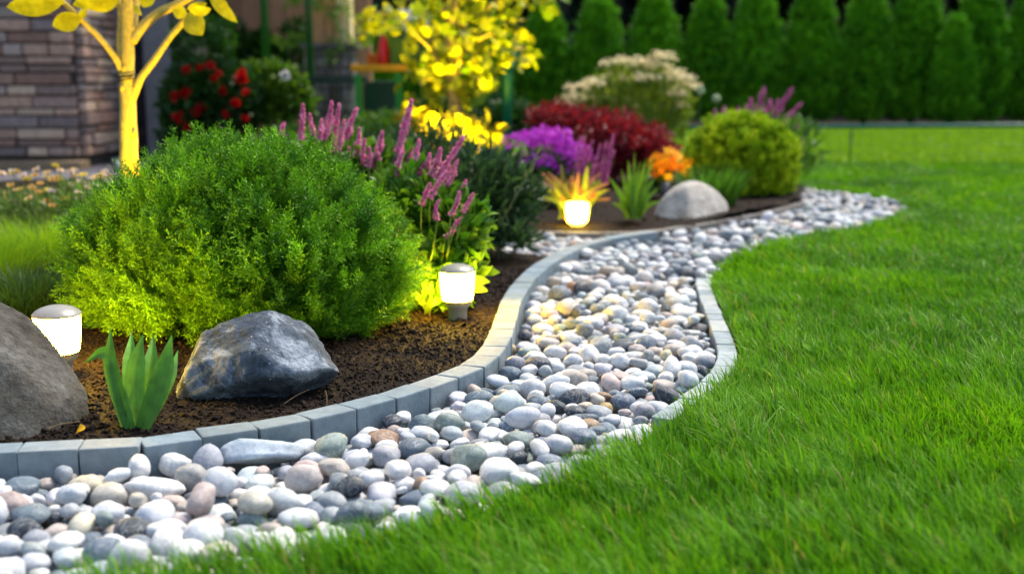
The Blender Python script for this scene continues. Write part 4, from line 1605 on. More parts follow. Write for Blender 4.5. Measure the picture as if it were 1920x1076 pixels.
# paving, step and edging strip in front of the house
pv = MB()
pv.add([[-9, 5.6, .03], [hx + .9, 5.6, .03], [hx + .9, 10.03, .03], [-9, 10.03, .03], [-9, 5.6, -.1], [hx + .9, 5.6, -.1], [hx + .9, 10.03, -.1], [-9, 10.03, -.1]],
       [[0, 1, 2, 3], [4, 7, 6, 5], [0, 4, 5, 1], [1, 5, 6, 2]])
tag(pv.build('paving', noise_mat('grey purple paving', (.10, .095, .115), (.17, .16, .185), 30, .8, .3, .004), smooth=False), kind='structure')
e0, e1 = G(178, 268, .03), G(236, 318, .03)
ed = MB()
rz = math.atan2(e1[1] - e0[1], e1[0] - e0[0])
box(ed, [(e0[0] + e1[0]) / 2, (e0[1] + e1[1]) / 2, .0], [np.linalg.norm(e1[:2] - e0[:2]), .10, .12], rz, .012, lin(188, 192, 198))
tag(ed.build('edging_strip', M_CONC, loc=[e1[0], e1[1], 0], smooth=False), 'pale straight edging strip along the grey paving by the house corner', 'edging')
# ================================================================== MIDDLE PLANTS
mrng = np.random.default_rng(44)
mb = MB()
for (px, py, rx, rz, n) in ((60, 395, .24, .07, 500), (160, 385, .16, .08, 350), (110, 420, .28, .08, 500)):
    leaf_cloud(mb, lrng, P(px, py, fg[1]), [rx, .18, rz], n, .045, (np.array([.10, .2, .05]), np.array([.24, .36, .08])), LEAF_N, up=.9, zcut=.02)
mb.build('foliage', M_LEAF, pale)


def base_at(px, py):
    g = G(px, py, 0)
    z = soil_z(g[0], g[1]) if inside(g[None, :2], SOIL_POLY)[0] else -.02
    g = G(px, py, z)
    g[2] = z - .004
    return g


# dusky grey green shrub
g = base_at(885, 468)
sh = thing('dusky_shrub', 'dark grey green fine leaved shrub behind the middle lamp', 'shrub', g)
mb = MB()
cols = (np.array([.022, .06, .022]), np.array([.06, .13, .05]))
for (px, py, Y, rx, rz, n) in ((880, 370, 4.75, .26, .20, 1500), (950, 380, 4.75, .13, .15, 600), (800, 300, 4.95, .2, .14, 600), (940, 450, 4.6, .13, .06, 450), (860, 430, 4.7, .2, .12, 700)):
    leaf_cloud(mb, mrng, P(px, py, Y), [rx, rx * .8, rz], n, .06, cols, LEAF_N, up=.6, out=.8, spread=.35, depth=.7, zcut=.02)
mb.build('foliage', M_LEAF, sh)
sm = MB()
for k in range(16):
    tip = P(mrng.uniform(780, 1010), mrng.uniform(250, 420), 4.75 + mrng.uniform(-.15, .15))
    tube(sm, spline([g + [mrng.normal(0, .03), mrng.normal(0, .03), 0], g * .5 + tip * .5, tip], 5), np.linspace(.005, .0015, 11), 5, (.12, .13, .07))
sm.build('stems', M_STEM, sh)
st = MB()
pts = spline([P(935, 425, 4.5), P(960, 380, 4.45), P(985, 335, 4.43), P(1005, 290, 4.42)], 8)
tube(st, pts, np.linspace(.004, .002, len(pts)), 5, (.22, .26, .10))
Kn = len(pts)
st.inst(LEAF_N, frames(unit(np.gradient(pts, axis=0)) + mrng.normal(0, .35, (Kn, 3)), mrng.uniform(0, 6, Kn)) * .035, pts, np.array([.16, .2, .1]) * np.ones((Kn, 3)))
st.build('flower_stalk', M_LEAF, sh)

# yellow lit chard like plant by the far lamp
g = base_at(1075, 408)
ch = thing('pink_stalk_plant', 'fan of broad lit leaves with pink and yellow stalks behind the small square lamp', 'plant', g)
for k in range(44):
    a = mrng.uniform(-1.3, 1.3)
    tip = P(1075 + 78 * math.sin(a) + mrng.normal(0, 6), 408 - mrng.uniform(55, 105) * math.cos(a) ** .6, g[1] + mrng.uniform(-.14, .14))
    b = g + np.array([mrng.normal(0, .03), mrng.normal(0, .03), 0])
    q = spline([b, b * .5 + tip * .5 + [0, 0, .03], tip], 6)
    u = np.linspace(0, 1, len(q))
    strap(MB(), q, .021 * np.sin(PI * np.clip(u * .9 + .08, 0, 1)) ** .7 + .003, (mrng.normal(0, .3), -1, .4), .25, (.16, .24, .02) if mrng.random() < .75 else (.40, .14, .08), 5, tipcol=(.5, .2, .14) if mrng.random() < .3 else (.3, .34, .04)).build('leaf', M_LEAF, ch)
for k in range(9):
    x = mrng.uniform(1085, 1150)
    b3, t3 = P(x - 12, 345, g[1] + .1), P(x + mrng.uniform(-6, 14), mrng.uniform(250, 290), g[1] + .1)
    mb = MB()
    spike(mb, None, [b3, (b3 + t3) / 2, t3], .014, mrng, (lin(196, 84, 150), lin(220, 130, 190), lin(235, 180, 215)), .4)
    tube(mb, [g + [0, .03, 0], b3], .003, 5, (.3, .15, .1))
    mb.build('flower_spike', M_PETAL, ch)

# spiky leaves
g = base_at(1186, 408)
ir = thing('spiky_leaf_plant', 'tuft of sword shaped light green leaves left of the pale boulder', 'plant', g)
for (tx, ty) in ((1140, 330), (1152, 345), (1146, 380), (1165, 318), (1178, 300), (1190, 284), (1200, 305), (1212, 298), (1222, 310), (1230, 330), (1236, 352), (1242, 376), (1205, 330), (1184, 335), (1168, 350), (1218, 345), (1228, 290), (1158, 365), (1196, 350)):
    Y = g[1] + mrng.uniform(-.1, .1)
    tip = P(tx, ty, Y)
    b = g + np.array([(tip[0] - g[0]) * .22, mrng.normal(0, .02), 0])
    q = spline([b, b * .55 + tip * .45 + [-(tip[0] - g[0]) * .08, 0, .02], tip], 6)
    u = np.linspace(0, 1, len(q))
    strap(MB(), q, .030 * np.clip((1 - u) * 2.2, .04, 1) * (.7 + .3 * u), (mrng.normal(0, .35), -1, .1), .2, (.10, .26, .02), 3, tipcol=(.17, .34, .03)).build('leaf', M_LEAF, ir)

# magenta phlox
g = base_at(1030, 400)
g[1] += .45
ph = thing('magenta_flower_plant', 'plant topped with a loose cloud of bright magenta flowers right of the dusky shrub', 'flowering plant', g)
mb = MB()
for (px, py, rx, rz, n) in ((985, 265, .12, .06, 120), (1030, 262, .14, .08, 190), (1070, 290, .12, .08, 150), (1045, 305, .14, .07, 120), (1000, 300, .11, .06, 80)):
    c = P(px, py, 6.3)
    d = sphere_dirs(n, -.6, mrng)
    p = c + d * np.array([rx, rx, rz]) * (mrng.random((n, 1)) ** .4)
    m = mrng.random((n, 1))
    for k in range(3):
        s_ = slice(k, None, 3)
        mb.inst(FLORET_T[k], frames(d[s_] + mrng.normal(0, .4, d[s_].shape), mrng.uniform(0, 6, len(d[s_]))) * mrng.uniform(.012, .022, len(d[s_]))[:, None, None], p[s_], (lin(178, 30, 190) * (1 - m) + lin(222, 96, 228) * m)[s_])
mb.build('blossom', M_PETAL, ph)
mb = MB()
leaf_cloud(mb, mrng, P(1025, 350, 6.35), [.24, .15, .16], 700, .07, (np.array([.03, .10, .015]), np.array([.08, .2, .03])), LEAF_A, zcut=.02)
mb.build('foliage', M_LEAF, ph)

# red maple
g = np.array([P(1140, 300, 7.7)[0], 7.7, -.0])
rm = thing('red_maple', 'low spreading dark red lace leaved maple behind the magenta flowers', 'shrub', g)
mb = MB()
for (px, py, rx, rz, n) in ((1110, 250, .30, .14, 2400), (1180, 270, .26, .13, 1800), (1050, 225, .18, .10, 900), (1215, 290, .17, .09, 900), (1130, 300, .3, .14, 1500)):
    leaf_cloud(mb, mrng, P(px, py, 7.7 + mrng.uniform(-.1, .1)), [rx, rx * .8, rz], n, .055, (np.array([.12, .007, .018]), np.array([.40, .024, .046])), LEAF_N, up=-.05, out=.9, spread=.6, zcut=.03, lump=.42, lf=5)
mb.build('crown', M_LEAF, rm)
sm = MB()
for k in range(9):
    tip = P(mrng.uniform(1030, 1230), mrng.uniform(220, 290), 7.7)
    tube(sm, spline([g, g * .5 + tip * .5 + [0, 0, .05], tip], 5), np.linspace(.014, .004, 11), 6, (.10, .05, .04))
sm.build('trunk', M_BARK, rm)

# cream umbels
g = np.array([P(1195, 240, 9.0)[0], 9.0, -.02])
um = thing('cream_umbel_plant', 'tall green plant with flat cream flower heads rising behind the red maple', 'flowering plant', g)
sm = MB()
mb = MB()
leaf_cloud(mb, mrng, P(1195, 215, 9.05), [.42, .3, .33], 2000, .085, (np.array([.16, .26, .02]), np.array([.32, .42, .05])), LEAF_N, up=.9, zcut=.0)
mb.build('foliage', M_LEAF, um)
for (x, y, r) in ((1152, 122, 28), (1180, 118, 24), (1208, 122, 20), (1240, 110, 26), (1232, 128, 28), (1262, 140, 22), (1280, 150, 24), (1290, 165, 24), (1130, 155, 26), (1112, 160, 20), (1085, 168, 26), (1075, 185, 22), (1150, 150, 24), (1185, 150, 22), (1215, 150, 24), (1245, 160, 26), (1268, 178, 22), (1105, 190, 24), (1060, 200, 18), (1255, 200, 20), (1222, 178, 18), (1145, 188, 18), (1180, 205, 16), (1275, 200, 16)):
    Y = 9.0 + mrng.uniform(-.2, .2)
    c = P(x, y, Y)
    R_ = r * Y / FPX
    n = 75
    R_ *= 1.12
    a = mrng.uniform(0, 6.28, n)
    q = np.sqrt(mrng.random(n)) * R_
    p = c + np.c_[np.cos(a) * q, np.sin(a) * q, .25 * R_ * (1 - (q / R_) ** 2) + mrng.normal(0, .014, n)]
    m1 = MB()
    m1.inst(FLORET_T[0], frames(np.array([[0, 0, 1.0]]) + mrng.normal(0, .3, (n, 3)), a) * .018, p, lin(244, 234, 190) * mrng.uniform(.75, 1.05, (n, 1)))
    m1.build('flower_head', M_PETAL, um)
    b = g + np.array([(c[0] - g[0]) * .3, 0, 0])
    tube(sm, spline([b, b * .4 + c * .6, c - [0, 0, .01]], 5), .005, 5, (.16, .24, .05))
    for k in range(5):
        tube(sm, [c - [0, 0, R_ * .6], p[k]], .002, 4, (.2, .28, .06))
sm.build('stems', M_STEM, um)
for (x, y, lab) in ((1313, 170, 'taller white ball flower on a thin stem right of the cream umbels'), (1343, 185, 'lower white ball flower on a thin stem left of the pink spikes')):
    c = P(x, y, 8.2)
    g = np.array([c[0] - .03, 8.2, -.02])
    t = thing('ball_flower', lab, 'flower', g, 'white ball flowers')
    d = sphere_dirs(90, -1, mrng)
    m1 = MB().inst(FLORET_T[1], frames(d, d[:, 0] * 3) * .014, c + d * .022, lin(196, 214, 180) * np.ones((90, 1)))
    m1.build('flower_head', M_PETAL, t)
    tube(MB(), spline([g, g * .5 + c * .5 + [.01, 0, 0], c], 6), .003, 5, (.1, .2, .05)).build('stem', M_STEM, t)

# pink spikes behind the far conifer
g = base_at(1420, 345)
g[1] = 7.75
ps = thing('pink_spike_plant', 'tall plant with slanting pink flower spikes behind the smaller far round conifer', 'flowering plant', g)
sm = MB()
for (b, tp, r) in (((1424, 208), (1433, 164), 8), ((1450, 222), (1486, 166), 8), ((1464, 238), (1502, 194), 8), ((1405, 222), (1408, 186), 9), ((1441, 214), (1444, 188), 9), ((1383, 225), (1385, 202), 7), ((1356, 225), (1358, 201), 8), ((1340, 226), (1341, 206), 6), ((1455, 212), (1458, 188), 6), ((1488, 262), (1494, 232), 9), ((1492, 276), (1510, 256), 6), ((1396, 222), (1400, 198), 6)):
    Y = 7.7
    b3, t3 = P(*b, Y), P(*tp, Y)
    mb = MB()
    spike(mb, None, [b3, (b3 + t3) / 2, t3], r * Y / FPX, mrng, (lin(190, 70, 150), lin(222, 120, 190), lin(236, 190, 222)), .3)
    mb.build('flower_spike', M_PETAL, ps)
    q = g + np.array([(b3[0] - g[0]) * .5, 0, 0])
    tube(sm, spline([q, q * .4 + b3 * .6, b3], 5), .005, 5, (.2, .32, .07))
sm.build('stems', M_STEM, ps)
mb = MB()
leaf_cloud(mb, mrng, P(1430, 290, 7.75), [.36, .2, .24], 700, .10, (np.array([.06, .18, .02]), np.array([.14, .28, .04])), LEAF_N, up=1.0, zcut=-.02)
mb.build('foliage', M_LEAF, ps)

# orange flowers lit from inside, small grassy tuft
g = base_at(1256, 352)
g[1] = 6.7
og = thing('orange_flower_plant', 'small clump of glowing orange and yellow flowers between red maple and far round conifer', 'flowering plant', g)
mb = MB()
n = 130
d = sphere_dirs(n, -.5, mrng)
p = P(1256, 314, 6.7) + d * np.array([.13, .09, .11]) * mrng.random((n, 1)) ** .6
for k in range(3):
    s_ = slice(k, None, 3)
    mb.inst(FLORET_T[k], frames(d[s_], mrng.uniform(0, 6, len(d[s_]))) * .028, p[s_], (lin(240, 130, 20) + mrng.random((n, 1)) * np.array([.1, .5, .01]))[s_])
mb.build('blossom', M_PETAL, og)
mb = MB()
leaf_cloud(mb, mrng, P(1256, 345, 6.72), [.10, .08, .07], 160, .06, (np.array([.05, .15, .02]), np.array([.1, .22, .03])), LEAF_A, zcut=0)
mb.build('foliage', M_LEAF, og)
_q = P(1248, 345, 6.50)
uplight([_q[0], _q[1], soil_z(_q[0], _q[1])], P(1256, 314, 6.7), 'ground spotlight hidden behind the pale boulder lighting the orange flowers', .9, (1, .5, .03), 80)
clump('grass_tuft', 'dark green grassy tuft between the pale boulder and the far round conifer', 'grass clump', 1335, 384, 420, .22, .009, .12, (np.array([.04, .13, .012]), np.array([.10, .24, .02])), (.2, .8), 12, part='blades')

# ================================================================== YELLOW LIT TREE further back
tY = 7.6
g = np.array([P(851, 300, tY)[0], tY, soil_z(P(851, 300, tY)[0], tY) - .01])
yt = thing('ornamental_tree', 'small ornamental tree with round leaves lit bright yellow from below in the middle distance', 'tree', g)
mb = MB()
tube(mb, spline([g, P(852, 260, tY), P(852, 200, tY), P(848, 150, tY), P(842, 80, tY), P(850, -20, tY), P(845, -150, tY)], 6), np.linspace(.055, .02, 37), 12, lin(200, 170, 110), .1)
for (a, b, r) in (((850, 170), (770, 60), .018), ((846, 140), (930, 60), .02), ((845, 110), (700, 20), .016), ((848, 150), (985, 90), .016), ((850, 185), (905, 150), .012), ((848, 60), (1010, -10), .018), ((845, 50), (760, -60), .018), ((851, 190), (790, 150), .012)):
    q0, q1 = P(*a, tY), P(*b, tY + mrng.uniform(-.35, .35))
    tube(mb, spline([q0, q0 * .5 + q1 * .5 + [0, 0, .06], q1], 5), np.linspace(r, r * .3, 11), 6, lin(190, 160, 100))
mb.build('trunk', M_BARK, yt)
mb = MB()
YL = (np.array([.16, .30, .010]), np.array([.58, .54, .012]))
for (px, py, rx, rz, n) in ((860, 130, .26, .14, 170), (800, 140, .16, .16, 75), (930, 100, .24, .14, 90), (880, 60, .34, .16, 150), (770, 40, .32, .16, 120), (900, -20, .5, .2, 220), (700, 45, .12, .12, 40), (985, 95, .07, .04, 12), (905, 170, .10, .05, 26), (800, 190, .12, .08, 34), (790, -80, .5, .25, 220), (980, -10, .25, .14, 80), (850, 175, .13, .07, 40)):
    leaf_cloud(mb, mrng, P(px, py, tY), [rx, rx * 1.0, rz], int(n * .78), .08, YL, LEAF_R, up=-.25, out=.7, depth=.8, spread=.5)
mb.build('crown', M_LEAF, yt)
ys = thing('golden_shrub', 'low shrub of large golden yellow lit leaves round the foot of the ornamental tree', 'shrub', [g[0], tY - .35, g[2]])
mb = MB()
for (px, py, rx, rz, n) in ((800, 235, .10, .07, 40), (845, 245, .14, .08, 60), (880, 255, .12, .08, 50), (915, 258, .08, .09, 34), (770, 225, .07, .05, 20)):
    leaf_cloud(mb, mrng, P(px, py, tY - .35), [rx, rx * .7, rz], int(n * .6), .085, (np.array([.30, .30, .015]), np.array([.6, .48, .04])), LEAF_R, up=.1, depth=.8)
mb.build('foliage', M_LEAF, ys)
sm = MB()
for k in range(8):
    tip = P(mrng.uniform(775, 920), 250, tY - .35)
    b = np.array([g[0], tY - .35, g[2]])
    tube(sm, spline([b, b * .5 + tip * .5, tip], 4), .006, 5, (.2, .15, .05))
sm.build('stems', M_STEM, ys)
uplight([g[0] + .12, tY - .95, soil_z(g[0] + .12, tY - .95)], P(862, 110, tY), 'ground spotlight hidden by the dusky shrub aimed at the ornamental tree', 180, (1, .74, .006), 62)

# ================================================================== SEAT, PLANTER AND POSTS in the middle distance
def post(px, ytop, Y, wpx, col, label, name='garden_post', capw=0, extra=None):
    c = P(px, ytop, Y)
    t = thing(name, label, 'post', [c[0], Y, -.02])
    r = wpx * Y / FPX / 2
    lathe(MB(), [(r, -.05), (r, c[2] - .05), (r * .95, c[2])], [c[0], Y, 0], 20, col).build('shaft', M_PAINT, t)
    if capw:
        R_ = capw * Y / FPX / 2
        lathe(MB(), [(r * .9, c[2] - .10), (R_ * .8, c[2] - .085), (R_ * .85, c[2] - .03), (R_ * .7, c[2] - .02), (R_, c[2] + .0), (R_ * 1.05, c[2] + .035), (R_ * .4, c[2] + .05)], [c[0], Y, 0], 24, col * 1.1).build('cap', M_PAINT, t)
    if extra:
        extra(t)


GRN = lin(14, 120, 84)
post(951, 108, 8.6, 17, GRN, 'teal green round post with flared cap right of the yellow lit ornamental tree', capw=34)
post(492, -60, 11.6, 15, lin(10, 92, 24), 'tall dark green post before the brown board wall')
post(576, -60, 10.4, 14, lin(8, 76, 30), 'tall dark green post left of the porch column')
tb0, tb1 = P(658, 128, 9.6), P(784, 128, 9.6)
tbl = thing('garden_table', 'table with yellow orange board top and bright green legs left of the ornamental tree', 'table', [(tb0[0] + tb1[0]) / 2, 9.75, -.03])
m1 = MB()
box(m1, [(tb0[0] + tb1[0]) / 2, 9.75, tb0[2]], [tb1[0] - tb0[0], .34, .055], 0, .008, lin(236, 160, 20))
m1.build('table_top', M_WOOD, tbl, smooth=False)
for (x, yy) in ((748, 9.6), (748, 9.9), (672, 9.6), (672, 9.9)):
    c = P(x, 150, yy)
    m1 = MB()
    box(m1, [c[0], yy, (tb0[2] - .03) / 2 - .02], [.055, .055, tb0[2] - .03], 0, .006, lin(24, 140, 24))
    m1.build('leg', M_PAINT, tbl, smooth=False)
m1 = MB()
c = P(712, 182, 9.95)
box(m1, [c[0], 10.15, c[2]], [.28, .05, .26], 0, .01, lin(6, 62, 44))
m1.build('back_panel', M_PAINT, tbl, smooth=False)
zt = tb0[2] + .0285
c = P(768, 100, 9.72)
pl = thing('planter_box', 'olive green planter box on the yellow board table', 'planter', [c[0], 9.72, zt])
m1 = MB()
pt_ = P(768, 72, 9.72)[2]
box(m1, [c[0], 9.72, (zt + pt_) / 2], [.30, .22, pt_ - zt], 0, .012, lin(64, 96, 24))
m1.build('box', M_WOOD, pl, smooth=False)
m1 = MB()
box(m1, [c[0] - .02, 9.605, (zt + pt_) / 2], [.045, .02, pt_ - zt - .03], 0, .004, lin(150, 160, 30))
m1.build('front_slat', M_WOOD, pl, smooth=False)
pf = thing('white_petunia', 'mound of small white flowers growing in the olive green planter box', 'flowers', [c[0], 9.72, pt_])
m1 = MB()
n = 260
d = sphere_dirs(n, -.2, mrng)
p = P(768, 50, 9.72) + d * np.array([.19, .15, .14]) * mrng.random((n, 1)) ** .35
m1.inst(FLORET_T[2], frames(d, d[:, 1] * 5) * .024, p, lin(228, 234, 222) * np.ones((n, 1)))
m1.build('blossom', M_PETAL, pf)
m1 = MB()
leaf_cloud(m1, mrng, P(768, 58, 9.74), [.18, .14, .12], 260, .05, (np.array([.05, .14, .02]), np.array([.12, .24, .03])), LEAF_A)
m1.build('foliage', M_LEAF, pf)
c = P(722, 100, 9.7)
rb = MB()
hh = P(722, 66, 9.7)[2] - zt
lathe(rb, [(.052, 0), (.056, .02), (.05, hh * .35), (.038, hh * .75), (.02, hh * .95), (.004, hh)], [c[0] - .01, 9.7, zt], 20, lin(196, 10, 20))
tag(rb.build('red_lantern', M_PAINT, loc=[c[0] - .01, 9.7, zt]), 'red tapered ornament standing on the table left of the planter box', 'ornament')
c = P(704, 118, 9.62)
rb = MB()
lathe(rb, [(.03, 0), (.042, .07), (.046, .075), (.044, .085), (.036, .085), (.034, .07)], [c[0] - .03, 9.63, zt], 20, lin(206, 110, 50))
tag(rb.build('clay_pot', M_WOOD, loc=[c[0] - .03, 9.63, zt]), 'small orange clay pot on the table beside the red ornament', 'pot')
r0, r1 = P(560, 150, 10.3), P(690, 151, 10.3)
rl = thing('green_rail', 'dark green horizontal rail in front of the stone pier', 'rail', [(r0[0] + r1[0]) / 2, 10.3, 0])
m1 = MB()
box(m1, (r0 + r1) / 2, [r1[0] - r0[0], .05, .05], 0, .006, lin(6, 50, 30))
m1.build('bar', M_PAINT, rl, smooth=False)
for x in (r0[0] + .02, r1[0] - .02):
    m1 = MB()
    box(m1, [x, 10.3, (r0[2] - .025) / 2 - .01], [.045, .045, r0[2] - .03], 0, .005, lin(6, 50, 30))
    m1.build('upright', M_PAINT, rl, smooth=False)

# shrubs before the house
def shrub(name, label, cat, px, Y, blobs, cols, leaf, size, up=.3, seed=1, flowers=None, group=None):
    r = np.random.default_rng(seed)
    c = P(px, 260, Y)
    z = soil_z(c[0], Y) if inside(np.array([[c[0], Y]]), SOIL_POLY)[0] else 0.0
    g = np.array([c[0], Y, z - .01])
    t = thing(name, label, cat, g, group)
    m = MB()
    for (x, y, rx, rz, n) in blobs:
        leaf_cloud(m, r, P(x, y, Y), [rx, rx * .7, rz], n, size, cols, leaf, up=up, zcut=z)
    m.build('foliage', M_LEAF, t)
    s = MB()
    for k in range(7):
        b = blobs[k % len(blobs)]
        tip = P(b[0] + r.uniform(-15, 15), b[1], Y)
        tube(s, spline([g, g * .5 + tip * .5, tip], 4), np.linspace(.012, .004, 9), 5, (.1, .07, .04))
    s.build('stems', M_BARK, t)
    if flowers:
        flowers(t, r)
    return t


def roses(spots, col, R0, Y):
    def run(t, r):
        for (x, y, s_) in spots:
            c = P(x, y, Y - .22 + r.uniform(-.04, .04))
            m = MB()
            for ring, (k, rr, op) in enumerate(((5, .55, .25), (6, .8, .6), (7, 1.0, 1.0))):
                for j in range(k):
                    a = 2 * PI * j / k + ring
                    d = np.array([math.cos(a) * op, -.5, math.sin(a) * op + .3])
                    m.inst(LEAF_R, frames(d[None], r.uniform(0, 6, 1)) * R0 * .8 * s_ * rr, [c], [col * r.uniform(.75, 1.15)])
            m.build('bloom', M_PETAL, t)
    return run


GDK = (np.array([.014, .055, .010]), np.array([.04, .13, .02]))
shrub('rose_bush', 'dark green rose bush with many red blooms beside the grey door frame', 'rose bush', 395, 9.4,
      [(390, 180, .32, .28, 1300), (350, 200, .20, .25, 600), (440, 190, .2, .25, 600), (380, 90, .25, .25, 500), (350, 260, .2, .15, 400), (420, 255, .25, .15, 400)], GDK, LEAF_A, .075, seed=5,
      flowers=roses([(350, 133, 1.0), (375, 128, .8), (395, 124, .9), (402, 150, .9), (348, 176, 1.2), (328, 182, 1.0), (378, 204, 1.2), (366, 212, .8), (336, 222, 1.3), (418, 171, .9), (453, 148, 1.3), (454, 138, 1.0), (442, 194, 1.0), (462, 174, .8), (424, 215, .8), (352, 240, .9), (410, 138, .7), (460, 222, .7)], lin(206, 14, 22), .06, 9.4))
shrub('leafy_shrub', 'bright yellow green leafy shrub with one white flower between rose bush and stone pier', 'shrub', 520, 9.6,
      [(520, 175, .24, .2, 800), (495, 140, .14, .07, 200), (545, 200, .18, .15, 400), (500, 215, .2, .12, 400)], (np.array([.06, .17, .012]), np.array([.16, .28, .02])), LEAF_A, .08, seed=6,
      flowers=roses([(535, 142, 1.25)], lin(236, 236, 236), .05, 9.5))
shrub('climbing_plant', 'dark climbing greenery on the wall above the rose bush', 'climber', 350, 11.9,
      [(345, 60, .22, .6, 1200), (372, 10, .25, .5, 700), (430, 110, .3, .35, 900), (490, 120, .16, .3, 400), (560, 110, .2, .35, 500)], GDK, LEAF_A, .10, seed=7)
shrub('climbing_plant', 'thin light green climbing shoots in front of the porch column', 'climber', 630, 10.75,
      [(612, 20, .07, .12, 30), (560, 10, .12, .05, 36), (628, 95, .05, .2, 30), (640, 10, .06, .2, 36), (548, 85, .12, .05, 40), (668, 85, .06, .05, 20)], (np.array([.12, .26, .02]), np.array([.22, .34, .04])), LEAF_N, .10, seed=8)
shrub('low_hedge', 'low clipped green hedge mound in front of the yellow board table', 'hedge', 725, 8.6,
      [(725, 250, .28, .14, 1100), (690, 260, .2, .13, 500), (770, 262, .2, .12, 500)], (np.array([.05, .15, .012]), np.array([.11, .24, .02])), LEAF_A, .045, seed=9)
shrub('leafy_shrub', 'dim green shrub filling the gap behind the pink purple flower spikes', 'shrub', 640, 7.6,
      [(640, 275, .34, .14, 700), (560, 280, .3, .14, 500), (730, 290, .3, .12, 500)], (np.array([.03, .09, .02]), np.array([.07, .16, .03])), LEAF_A, .06, seed=10)
shrub('leafy_shrub', 'dark green shrub under the ornamental tree left of the teal post', 'shrub', 900, 9.2,
      [(900, 215, .4, .16, 900), (980, 240, .3, .14, 600), (820, 225, .3, .14, 600)], GDK, LEAF_A, .07, seed=11)
c = P(505, 225, 8.9)
pt = MB()
lathe(pt, [(.11, 0), (.16, .12), (.19, .235), (.20, .24), (.20, .265), (.18, .265), (.17, .2)], [c[0], 8.9, c[2] - .2], 28, lin(44, 58, 74))
pt.v[-1][:, 2] += -(c[2] - .2)
tag(pt.build('plant_pot', M_PAINT, loc=[c[0], 8.9, 0]), 'dark blue grey plant pot under the yellow green shrub', 'pot')

# ================================================================== LOW FENCE
f0, f1 = np.array([1.2, 10.42]), np.array([8.4, 10.42])
fe = thing('low_fence', 'low green wire fence with a top rail crossing the lawn before the clipped trees', 'fence', [4.2, 10.42, -.03])
zr0 = P(1260, 240, 10.42)[2]
zr1 = P(1920, 231, 10.42)[2]
m1 = MB()
tube(m1, [[f0[0], 10.42, zr0], [f1[0], 10.42, zr1 + .005]], .019, 10, lin(24, 104, 84))
m1.build('top_rail', M_PAINT, fe)
for k in range(5):
    x = f0[0] + (f1[0] - f0[0]) * k / 4
    tube(MB(), [[x, 10.45, -.1], [x, 10.45, zr0 + .0]], .008, 8, lin(16, 72, 56)).build('fence_post', M_PAINT, fe)
m1 = MB()
for k in range(74):
    x = f0[0] + .05 + k * .096
    tube(m1, [[x, 10.42, -.05], [x, 10.42, zr0 - .02]], .0013, 4, lin(40, 96, 40))
for zz in (.05, .14):
    tube(m1, [[f0[0], 10.423, zz], [f1[0], 10.423, zz]], .0013, 4, lin(40, 96, 40))
m1.build('wire_mesh', M_PAINT, fe)

# ================================================================== HEDGE TREES
def column_crown(rng, Hh, R0, n):
    mb = MB()
    z = rng.uniform(0.02, 1, int(n * 1.1)) ** 0.9
    a = rng.uniform(0, 2 * PI, len(z))
    prof = R0 * np.minimum(1, (1.02 - z) / .62) ** .72 * (0.72 + .28 * np.minimum(1, z / .12))
    q = np.c_[np.cos(a), np.sin(a), z * 2.2]
    rr = prof * (1 + .30 * fbm(q, 2.6, 5, 3)) * (1 - .28 * rng.random(len(z)) ** 2)
    p = np.c_[np.cos(a) * rr, np.sin(a) * rr, z * Hh]
    d = unit(np.c_[np.cos(a) * .6, np.sin(a) * .6, np.full(len(z), .8)] + rng.normal(0, .25, (len(z), 3)))
    K = len(z)
    m = np.clip(rng.normal(.45, .25, K) + .35 * vnoise(p, 3, 4), 0, 1)[:, None]
    c = np.array([.035, .17, .007]) * (1 - m) + np.array([.17, .45, .012]) * m
    w_ = rng.integers(0, 3, K)
    for k in range(3):
        s_ = w_ == k
        mb.inst(SPRIGS_LOW[k], frames(d[s_], rng.uniform(0, 6, s_.sum())) * (.24 * rng.uniform(.6, 1.2, s_.sum()))[:, None, None], p[s_] - d[s_] * .1, c[s_])
    return mb


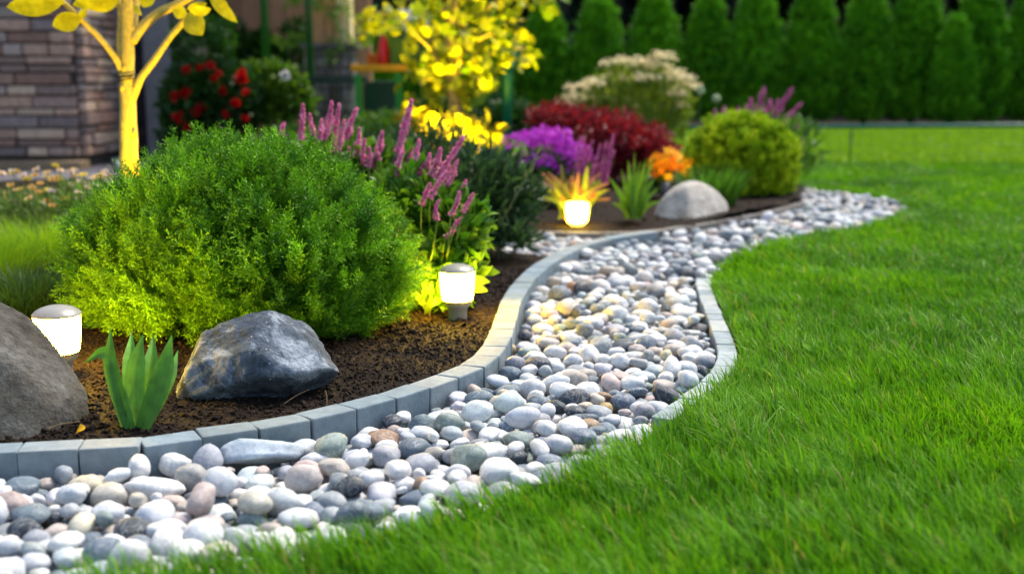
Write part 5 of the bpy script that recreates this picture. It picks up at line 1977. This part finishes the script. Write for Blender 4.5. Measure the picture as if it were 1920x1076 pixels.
TREES = [(700, 60, 19.5), (800, 40, 20), (905, 35, 20), (1022, 28, 20.5), (1122, 18, 20.5), (1224, 14, 20.5), (1325, 18, 20.5), (1412, -8, 20.3), (1517, -12, 20.3), (1620, -12, 20.2), (1710, -24, 20.2), (1830, -22, 20), (1785, 52, 19.6), (1925, -10, 20)]
TLAB = ['behind the yellow board table', 'behind the left side of the ornamental tree', 'behind the teal green post', 'just right of the teal post, shaded', 'above the red maple', 'above the cream umbels', 'above the two white ball flowers',
        'above the far pink spikes', 'right of the far pink spikes', 'third tall one from the right corner', 'with the tall narrow top', 'with the broadest rounded top', 'shorter than both neighbours', 'cut off at the right picture edge']
protos = []
for k, (x, yt_, Y) in enumerate(TREES):
    Hh = P(x, yt_, Y)[2] + .12
    r = np.random.default_rng(300 + k)
    c = P(x, 200, Y)
    g = [c[0], Y, -.06]
    t = thing('columnar_conifer', f'dark green columnar conifer in the back row, {TLAB[k]}', 'tree', g, 'row of columnar conifers behind the lawn')
    if k < 4:
        cr = column_crown(r, 2.2, .42, 1700).build('crown', M_CONIFER)
        protos.append(cr.data)
    else:
        cr = bpy.data.objects.new('crown', protos[k % 4])
        COL.objects.link(cr)
    cr.parent = t
    cr.location = (0, 0, .05)
    cr.rotation_euler = (0, 0, r.uniform(0, 6.28))
    cr.scale = (r.uniform(.9, 1.08),) * 2 + (Hh / 2.2,)
    if k == 12:
        cr.scale = (.75, .75, Hh / 2.2)
    tube(MB(), [[c[0], Y, -.1], [c[0], Y, .5], [c[0], Y, Hh * .8]], [.05, .045, .012], 8, (.07, .045, .03)).build('trunk', M_BARK, t)

# far wood closing the view
wr = np.random.default_rng(400)
mb = MB()
K = 9000
x = wr.uniform(-22, 24, K)
y = wr.uniform(27, 33, K)
z = wr.uniform(-.1, 9.5, K) ** 1.0
d = unit(wr.normal(size=(K, 3)) + [0, -.4, .3])
m = np.clip(.5 + .5 * vnoise(np.c_[x, y, z], .35, 8) + wr.normal(0, .2, K), 0, 1)[:, None]
mb.inst(leaf_tmpl(.7, 4, .2, .1), frames(d, wr.uniform(0, 6, K)) * wr.uniform(.5, 1.1, K)[:, None, None], np.c_[x, y, z], np.array([.010, .022, .014]) * (1 - m) + np.array([.03, .055, .03]) * m)
for k in range(46):
    xx, yy = wr.uniform(-20, 22), wr.uniform(26.2, 28)
    tube(mb, [[xx, yy, -.1], [xx + wr.normal(0, .1), yy, 4], [xx + wr.normal(0, .3), yy, 9]], [.16, .13, .06], 7, np.array([.07, .06, .055]) * wr.uniform(.5, 1.2))
mb.inst(leaf_tmpl(.8, 4, .1, .05), frames(unit(wr.normal(size=(3000, 3))), wr.uniform(0, 6, 3000)) * 1.6, np.c_[wr.uniform(-26, 28, 3000), wr.uniform(33, 36, 3000), wr.uniform(0, 10, 3000)], np.array([[.008, .02, .010]]) * np.ones((3000, 1)))
tag(mb.build('far_wood', M_LEAF), kind='stuff', label='dark wood standing behind the row of columnar conifers')
